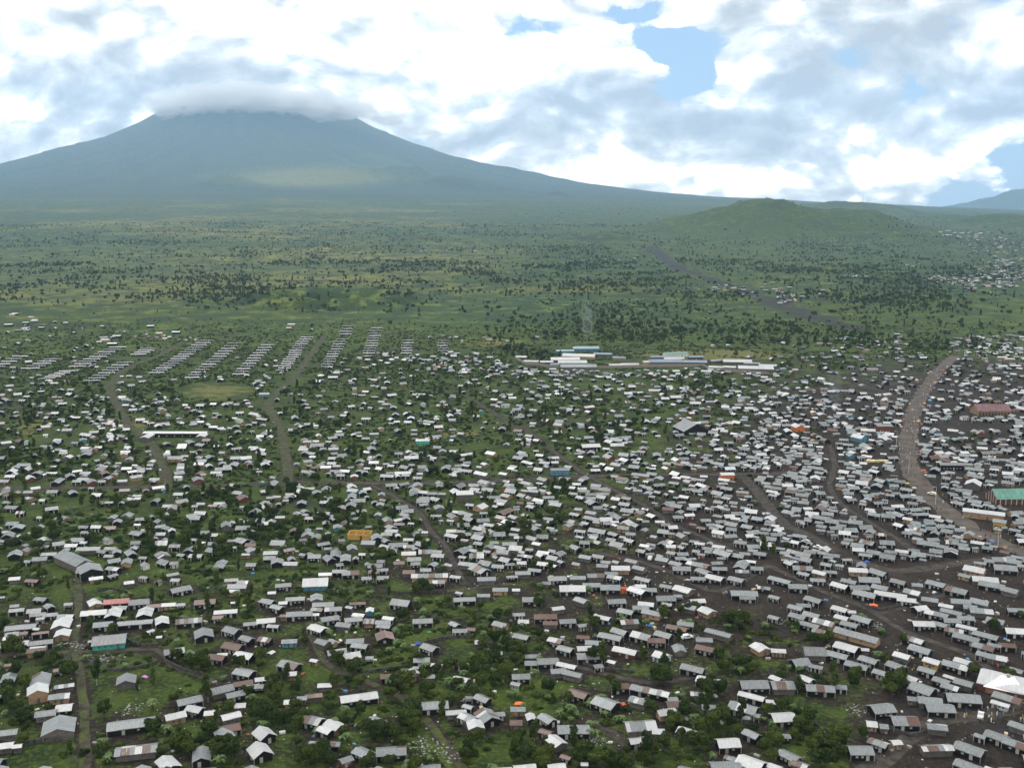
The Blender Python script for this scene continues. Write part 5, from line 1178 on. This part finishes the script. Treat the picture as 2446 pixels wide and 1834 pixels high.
vehicle(1224 + 1130 / 3.428, 900 + 1480 / 3.428, 70, (.60, .60, .60), 'pale car standing on the dark lane above the tan white-roofed house', 'car')
vehicle(2226, 1178, 135, (.70, .68, .60), 'pale car driving along the main dirt road', 'car')
# light poles and masts
def pole(px, py, h, label, name='light_pole', arm=True, th=.12):
    x, y = G(px, py) if py > 870 else GT(px, py); o = empty(name, (x, y, hz(x, y))); tag(o, label, 'light pole' if arm else 'mast')
    if arm: LANDM.append((label.split(' at ')[0].split(' on ')[0] + (' on the near road' if 'near' in label and 'stretch' in label else ' by the road bend' if 'bend' in label else ' by the awnings' if 'awn' in label else ' near the far houses'), px, py))
    a = [(math.cos(k / 6 * 6.283), math.sin(k / 6 * 6.283)) for k in range(6)]
    V_ = [(c_ * th, s_ * th, -.5) for c_, s_ in a] + [(c_ * th * .5, s_ * th * .5, h) for c_, s_ in a]
    obj('pole', mesh('pole', V_, [(i, (i + 1) % 6, 6 + (i + 1) % 6, 6 + i) for i in range(6)] + [(6, 7, 8, 9, 10, 11)], (m_paint,)), o, color=(.55, .55, .53, 1))
    if arm: obj('arm', multi([(-1.2, .05, -.05, .05, h - .1, h)]), o, color=(.5, .5, .5, 1)); obj('lamp_head', multi([(-1.9, -1.1, -.16, .16, h - .16, h - .02)]), o, color=(.6, .6, .6, 1))
    else:
        obj('lattice', multi([(-.8, .8, -.06, .06, h * k / 6, h * k / 6 + .3) for k in range(1, 6)]), o, color=(.5, .5, .5, 1))
pole(1836 + 1875 / 3.428, 900 + 1395 / 3.428, 9.5, 'tall pale light pole on the near stretch of the main dirt road')
pole(1836 + 1365 / 3.428, 900 + 1045 / 3.428, 9.5, 'tall pale light pole on the middle bend of the main dirt road')
pole(1836 + 1145 / 3.428, 900 + 790 / 3.428, 9.5, 'pale light pole at the left edge of the main road by the awnings')
pole(1836 + 1045 / 3.428, 900 + 560 / 3.428, 9.5, 'pale light pole left of the main road near the far houses')
for px, d, h, lab in ((1732, 6500, 60, 'lone thin radio mast on the crest left of the green hill'), (2048, 7500, 62, 'left of two thin radio masts on the far right hills'), (2103, 7500, 62, 'right of two thin radio masts on the far right hills')):
    x, y = at_px(px, d); o = empty('radio_mast', (x, y, hz(x, y))); tag(o, lab, 'mast')
    obj('tower', multi([(-.9, .9, -.9, .9, -2, h * .5), (-.55, .55, -.55, .55, h * .5, h)]), o, color=(.3, .3, .32, 1))
    obj('crossbar', multi([(-2.2, 2.2, -.4, .4, h * .84, h * .87)]), o, color=(.3, .3, .32, 1))
# people on the main road
sk = bpy.data.meshes.new('person_src'); 
PVV = [(0, 0, .92), (0, 0, 1.2), (0, 0, 1.45), (0, .02, 1.58), (0, .02, 1.70), (.11, 0, .88), (.13, .12, .48), (.13, -.02, .04), (-.11, 0, .88), (-.13, -.12, .48), (-.13, -.22, .06), (.2, 0, 1.42), (.26, -.05, 1.15), (.25, .1, .92), (-.2, 0, 1.42), (-.26, .05, 1.15), (-.25, -.1, .92)]
sk.from_pydata(PVV, [(0, 1), (1, 2), (2, 3), (3, 4), (0, 5), (5, 6), (6, 7), (0, 8), (8, 9), (9, 10), (2, 11), (11, 12), (12, 13), (2, 14), (14, 15), (15, 16)], [])
so = bpy.data.objects.new('person_src', sk); COL.objects.link(so); md = so.modifiers.new('s', 'SKIN')
for i, r_ in enumerate((.15, .14, .16, .06, .10, .10, .07, .05, .10, .07, .05, .06, .045, .035, .06, .045, .035)): sk.skin_vertices[0].data[i].radius = (r_, r_ * .85)
sk.skin_vertices[0].data[0].use_root = True
dg = bpy.context.evaluated_depsgraph_get(); PM = bpy.data.meshes.new_from_object(so.evaluated_get(dg)); PM.name = 'person'; PM.materials.clear(); PM.materials.append(m_paint)
bpy.data.objects.remove(so); bpy.data.meshes.remove(sk)
PCOL = [((.03, .03, .04), 'dark'), ((.65, .63, .60), 'white'), ((.35, .07, .05), 'red'), ((.06, .10, .28), 'blue'), ((.40, .28, .08), 'yellow-brown')]
RW = [G(*p) for p in ROADS[0][2]]; LN = smooth_line(RW, 6.0); LN = [p for p in LN if 420 < p[1] < 980]
for i in range(230):
    p = LN[int(rnd.random() ** 1.2 * (len(LN) - 1))] if i < 206 else None
    if p is None: px, py = rnd.uniform(2290, 2446), 1350 + rnd.uniform(1190, 1300) / 3.428; x, y = G(px, py)
    else:
        side_ = rnd.choice((-1, 1, 1)); x, y = p[0] + side_ * abs(rnd.gauss(4.0, 2.4)), p[1] + rnd.uniform(-3, 3); px, py = PX(x, y)
    c_, nm = rnd.choice(PCOL); o = obj('person', PM, None, (x, y, .15), (0, 0, rnd.uniform(0, 6.28)), color=vary(c_, .3) + (1,))
    o.scale = (.85,) * 3
    THINGS.append([o, 'tiny figure in %s clothes' % nm, px, py, 'person', 'people walking on the streets', None])
SCOL = [((.40, .05, .04), 'red'), ((.05, .14, .36), 'blue'), ((.42, .40, .36), 'pale'), ((.45, .30, .06), 'yellow'), ((.20, .12, .07), 'brown')]
for i in range(44):
    p = LN[int(rnd.random() ** 1.1 * (len(LN) - 1))]; s_ = rnd.choice((-1, 1, 1)); x, y = p[0] + s_ * rnd.uniform(5.4, 7.2), p[1] + rnd.uniform(-3, 3)
    if not free(x, y, .6): continue
    occupy(x, y, 1.2); c_, nm = rnd.choice(SCOL); px, py = PX(x, y); o = empty('market_stall', (x, y, 0), rnd.uniform(-.5, .5)); w_ = rnd.uniform(.8, 1.4)
    obj('awning', mesh('awning', [(-w_, -.8, 1.5), (w_, -.8, 1.5), (w_, .8, 1.85), (-w_, .8, 1.85), (-w_, -.8, 1.45), (w_, -.8, 1.45), (w_, .8, 1.8), (-w_, .8, 1.8)], BOXF, (m_paint,)), o, color=vary(c_, .2) + (1,))
    obj('table', multi([(-w_ * .8, w_ * .8, -.5, .3, .6, .7)]), o, color=(.22, .15, .09, 1))
    for xx in (-1, 1):
        for yy in (-1, 1): obj('post', ME_BOX, o, (xx * (w_ - .08), yy * .7, 0), None, (.07, .07, 1.48 if yy < 0 else 1.78), (.15, .11, .08, 1))
    THINGS.append([o, 'small street stall with a %s awning' % nm, px, py, 'stall', 'street stalls along the main road', None])
# litter, laundry and rubble between the houses
LT = Heap(); rl = random.Random(21); hs = [t_ for t_ in THINGS if t_[4] in ('house', 'shed')]
for i in range(3400):
    if i < 2300: t_ = rl.choice(hs); x, y = t_[0].location.x + rl.gauss(0, 6), t_[0].location.y + rl.gauss(0, 6)
    else: x, y = G(rl.uniform(0, 2446), rl.uniform(1000, 1400))
    if not free(x, y, .2): continue
    s_ = rl.uniform(.08, .26) if rl.random() < .85 else rl.uniform(.4, .9); a = rl.uniform(0, 3.14); ca, sa = math.cos(a), math.sin(a)
    c_ = rl.choices([(.55, .55, .55), (.25, .24, .23), (.20, .09, .05), (.10, .22, .40), (.5, .42, .3)], (45, 30, 14, 4, 8))[0]
    LT.box((-s_, s_, -s_ * .6, s_ * .6, 0, s_ * rl.uniform(.3, 1)), lambda p: (x + p[0] * ca - p[1] * sa, y + p[0] * sa + p[1] * ca, p[2]), c_ + (1,), 0, skip=(0,))
for zx, zy, ox, n, sp_ in ((870, 760, 0, 90, 5), (690, 665, 0, 50, 4), (500, 660, 0, 60, 4), (1080, 1180, 0, 50, 5), (1330, 1510, 612, 160, 8), (1500, 1560, 612, 80, 6), (740, 200, 612, 40, 4), (690, 1430, 1224, 60, 2.5), (1450, 580, 1224, 30, 3), (740, 1195, 1836, 60, 4), (900, 500, 1836, 30, 3), (150, 460, 1836, 40, 4), (1050, 930, 1836, 30, 3)):
    cx_, cy_ = G(ox + zx / 3.428, 1350 + zy / 3.428)
    for i in range(n):
        x, y = cx_ + rl.gauss(0, sp_ * .5), cy_ + rl.gauss(0, sp_ * .5); s_ = rl.uniform(.08, .3); v = rl.uniform(.08, .38)
        LT.box((-s_, s_, -s_ * .7, s_ * .7, 0, s_), lambda p: (x + p[0], y + p[1], p[2]), (v, v, v * .97, 1), 0, skip=(0,))
tag(obj('rubble', LT.build('rubble', (m_walls,))), 'scattered rubble, washing and scraps lying between the houses', None, None, 'stuff')

# ------------------------------------------------------------------ labels
ODN0 = ['nearest', 'second nearest', 'third nearest', 'fourth nearest', 'fifth nearest', 'sixth nearest', 'seventh nearest', 'eighth nearest', 'ninth nearest', 'tenth nearest']
ODN = ODN0 + [w_ + ' nearest' for w_ in 'eleventh twelfth thirteenth fourteenth fifteenth sixteenth seventeenth eighteenth nineteenth twentieth'.split()]
keys = {}
for t_ in THINGS:
    if t_[6]: t_.append(None); continue
    best = sorted(LANDM, key=lambda l: math.hypot(l[1] - t_[2], l[2] - t_[3]))[0]
    dx, dy = t_[2] - best[1], t_[3] - best[2]
    rel = ('right of' if dx > 0 else 'left of') if abs(dx) > 1.2 * abs(dy) else ('below' if dy > 0 else 'above')
    k = (t_[1], rel, best[0]); keys.setdefault(k, []).append((math.hypot(dx, dy), id(t_), t_)); t_.append(k)
for k, l in keys.items():
    for i, (_, _, t_) in enumerate(sorted(l)):
        s_ = ('' if len(l) == 1 else ODN[min(i, 19)] + ' ') + '%s %s the %s' % (k[0], k[1], k[2])
        t_[0]['label'] = ' '.join(s_.split()[:16])
for t_ in THINGS:
    if t_[6]: t_[0]['label'] = t_[6] if len(t_[6].split()) > 3 else t_[6] + ' of the near quarter'
    t_[0]['category'] = t_[4]; t_[0]['group'] = t_[5]

# ------------------------------------------------------------------ clouds at the summit, smoke, haze
def vol_mat(name, dens, col, em=0, an=0.0):
    m = bpy.data.materials.new(name); m.use_nodes = True; n = m.node_tree; n.nodes.clear()
    v = n.nodes.new('ShaderNodeVolumePrincipled'); v.inputs['Density'].default_value = dens; v.inputs['Color'].default_value = col + (1,); v.inputs['Anisotropy'].default_value = an
    o = n.nodes.new('ShaderNodeOutputMaterial'); n.links.new(v.outputs[0], o.inputs['Volume']); return m
def puff(name, x, y, z, rx, ry, rz, mat, seed, rough=.35):
    import bmesh
    bm = bmesh.new(); bmesh.ops.create_icosphere(bm, subdivisions=5, radius=1)
    for v in bm.verts:
        p = v.co.copy(); n = mnoise.fractal(p * 1.6 + Vector((seed * 3.1, 0, 0)), .9, 2.1, 6); v.co = p * (1 + rough * n)
        v.co.x *= rx; v.co.y *= ry; v.co.z *= rz * 1
    me = bpy.data.meshes.new(name); bm.to_mesh(me); bm.free(); me.materials.append(mat)
    me.polygons.foreach_set('use_smooth', [True] * len(me.polygons))
    return obj(name, me, None, (x, y, z))

m_cloud = vol_mat('cloud_vapour', .007, (.995, .997, 1.0)); m_veil = vol_mat('cloud_veil', .0042, (.995, .997, 1.0), 0, .35)
CL = [(400, 250, 300, 190), (480, 243, 420, 240), (570, 238, 480, 260), (665, 240, 460, 240), (760, 248, 430, 220), (850, 262, 360, 170), (930, 280, 260, 110), (398, 266, 190, 60), (520, 268, 260, 90), (562, 292, 130, 50), (450, 282, 60, 30), (650, 268, 330, 50), (790, 276, 170, 70), (1040, 318, 190, 40), (985, 306, 150, 50), (320, 305, 90, 26)]
for i, (px, py, rx, rz) in enumerate(CL):
    if i in (8, 11): continue
    d = 16200 if i < 14 else 17300; dd = pdir(px, py); n_ = d / dd[1]
    tag(puff('cloud', dd[0] * n_, d, CAMH + dd[2] * n_, rx * 1.0, rx * .8, rz, m_veil if i < 7 or i > 12 else m_cloud, i, .5), None, None, 'summit clouds', 'stuff')
m_smoke = vol_mat('wood_smoke', .007, (.80, .88, .95))
for px, py, h_, sc_ in ((1402, 822, 24, 1), (1990, 1010 - 20, 16, .7)):
    x, y = G(px, py)
    o = puff('smoke', x, y, h_ + 4, 7 * sc_, 7 * sc_, h_, m_smoke, px, .5); tag(o, None, None, None, 'stuff')
m_haze = vol_mat('haze_air', 4.3e-5, (.44, .68, 1.0), 0, .3)
hb = obj('haze', mesh('haze', boxv(-24000, 24000, -600, 24500, -60, 2800), BOXF, (m_haze,))); tag(hb, 'pale blue haze over the plain and the volcano', None, None, 'stuff')
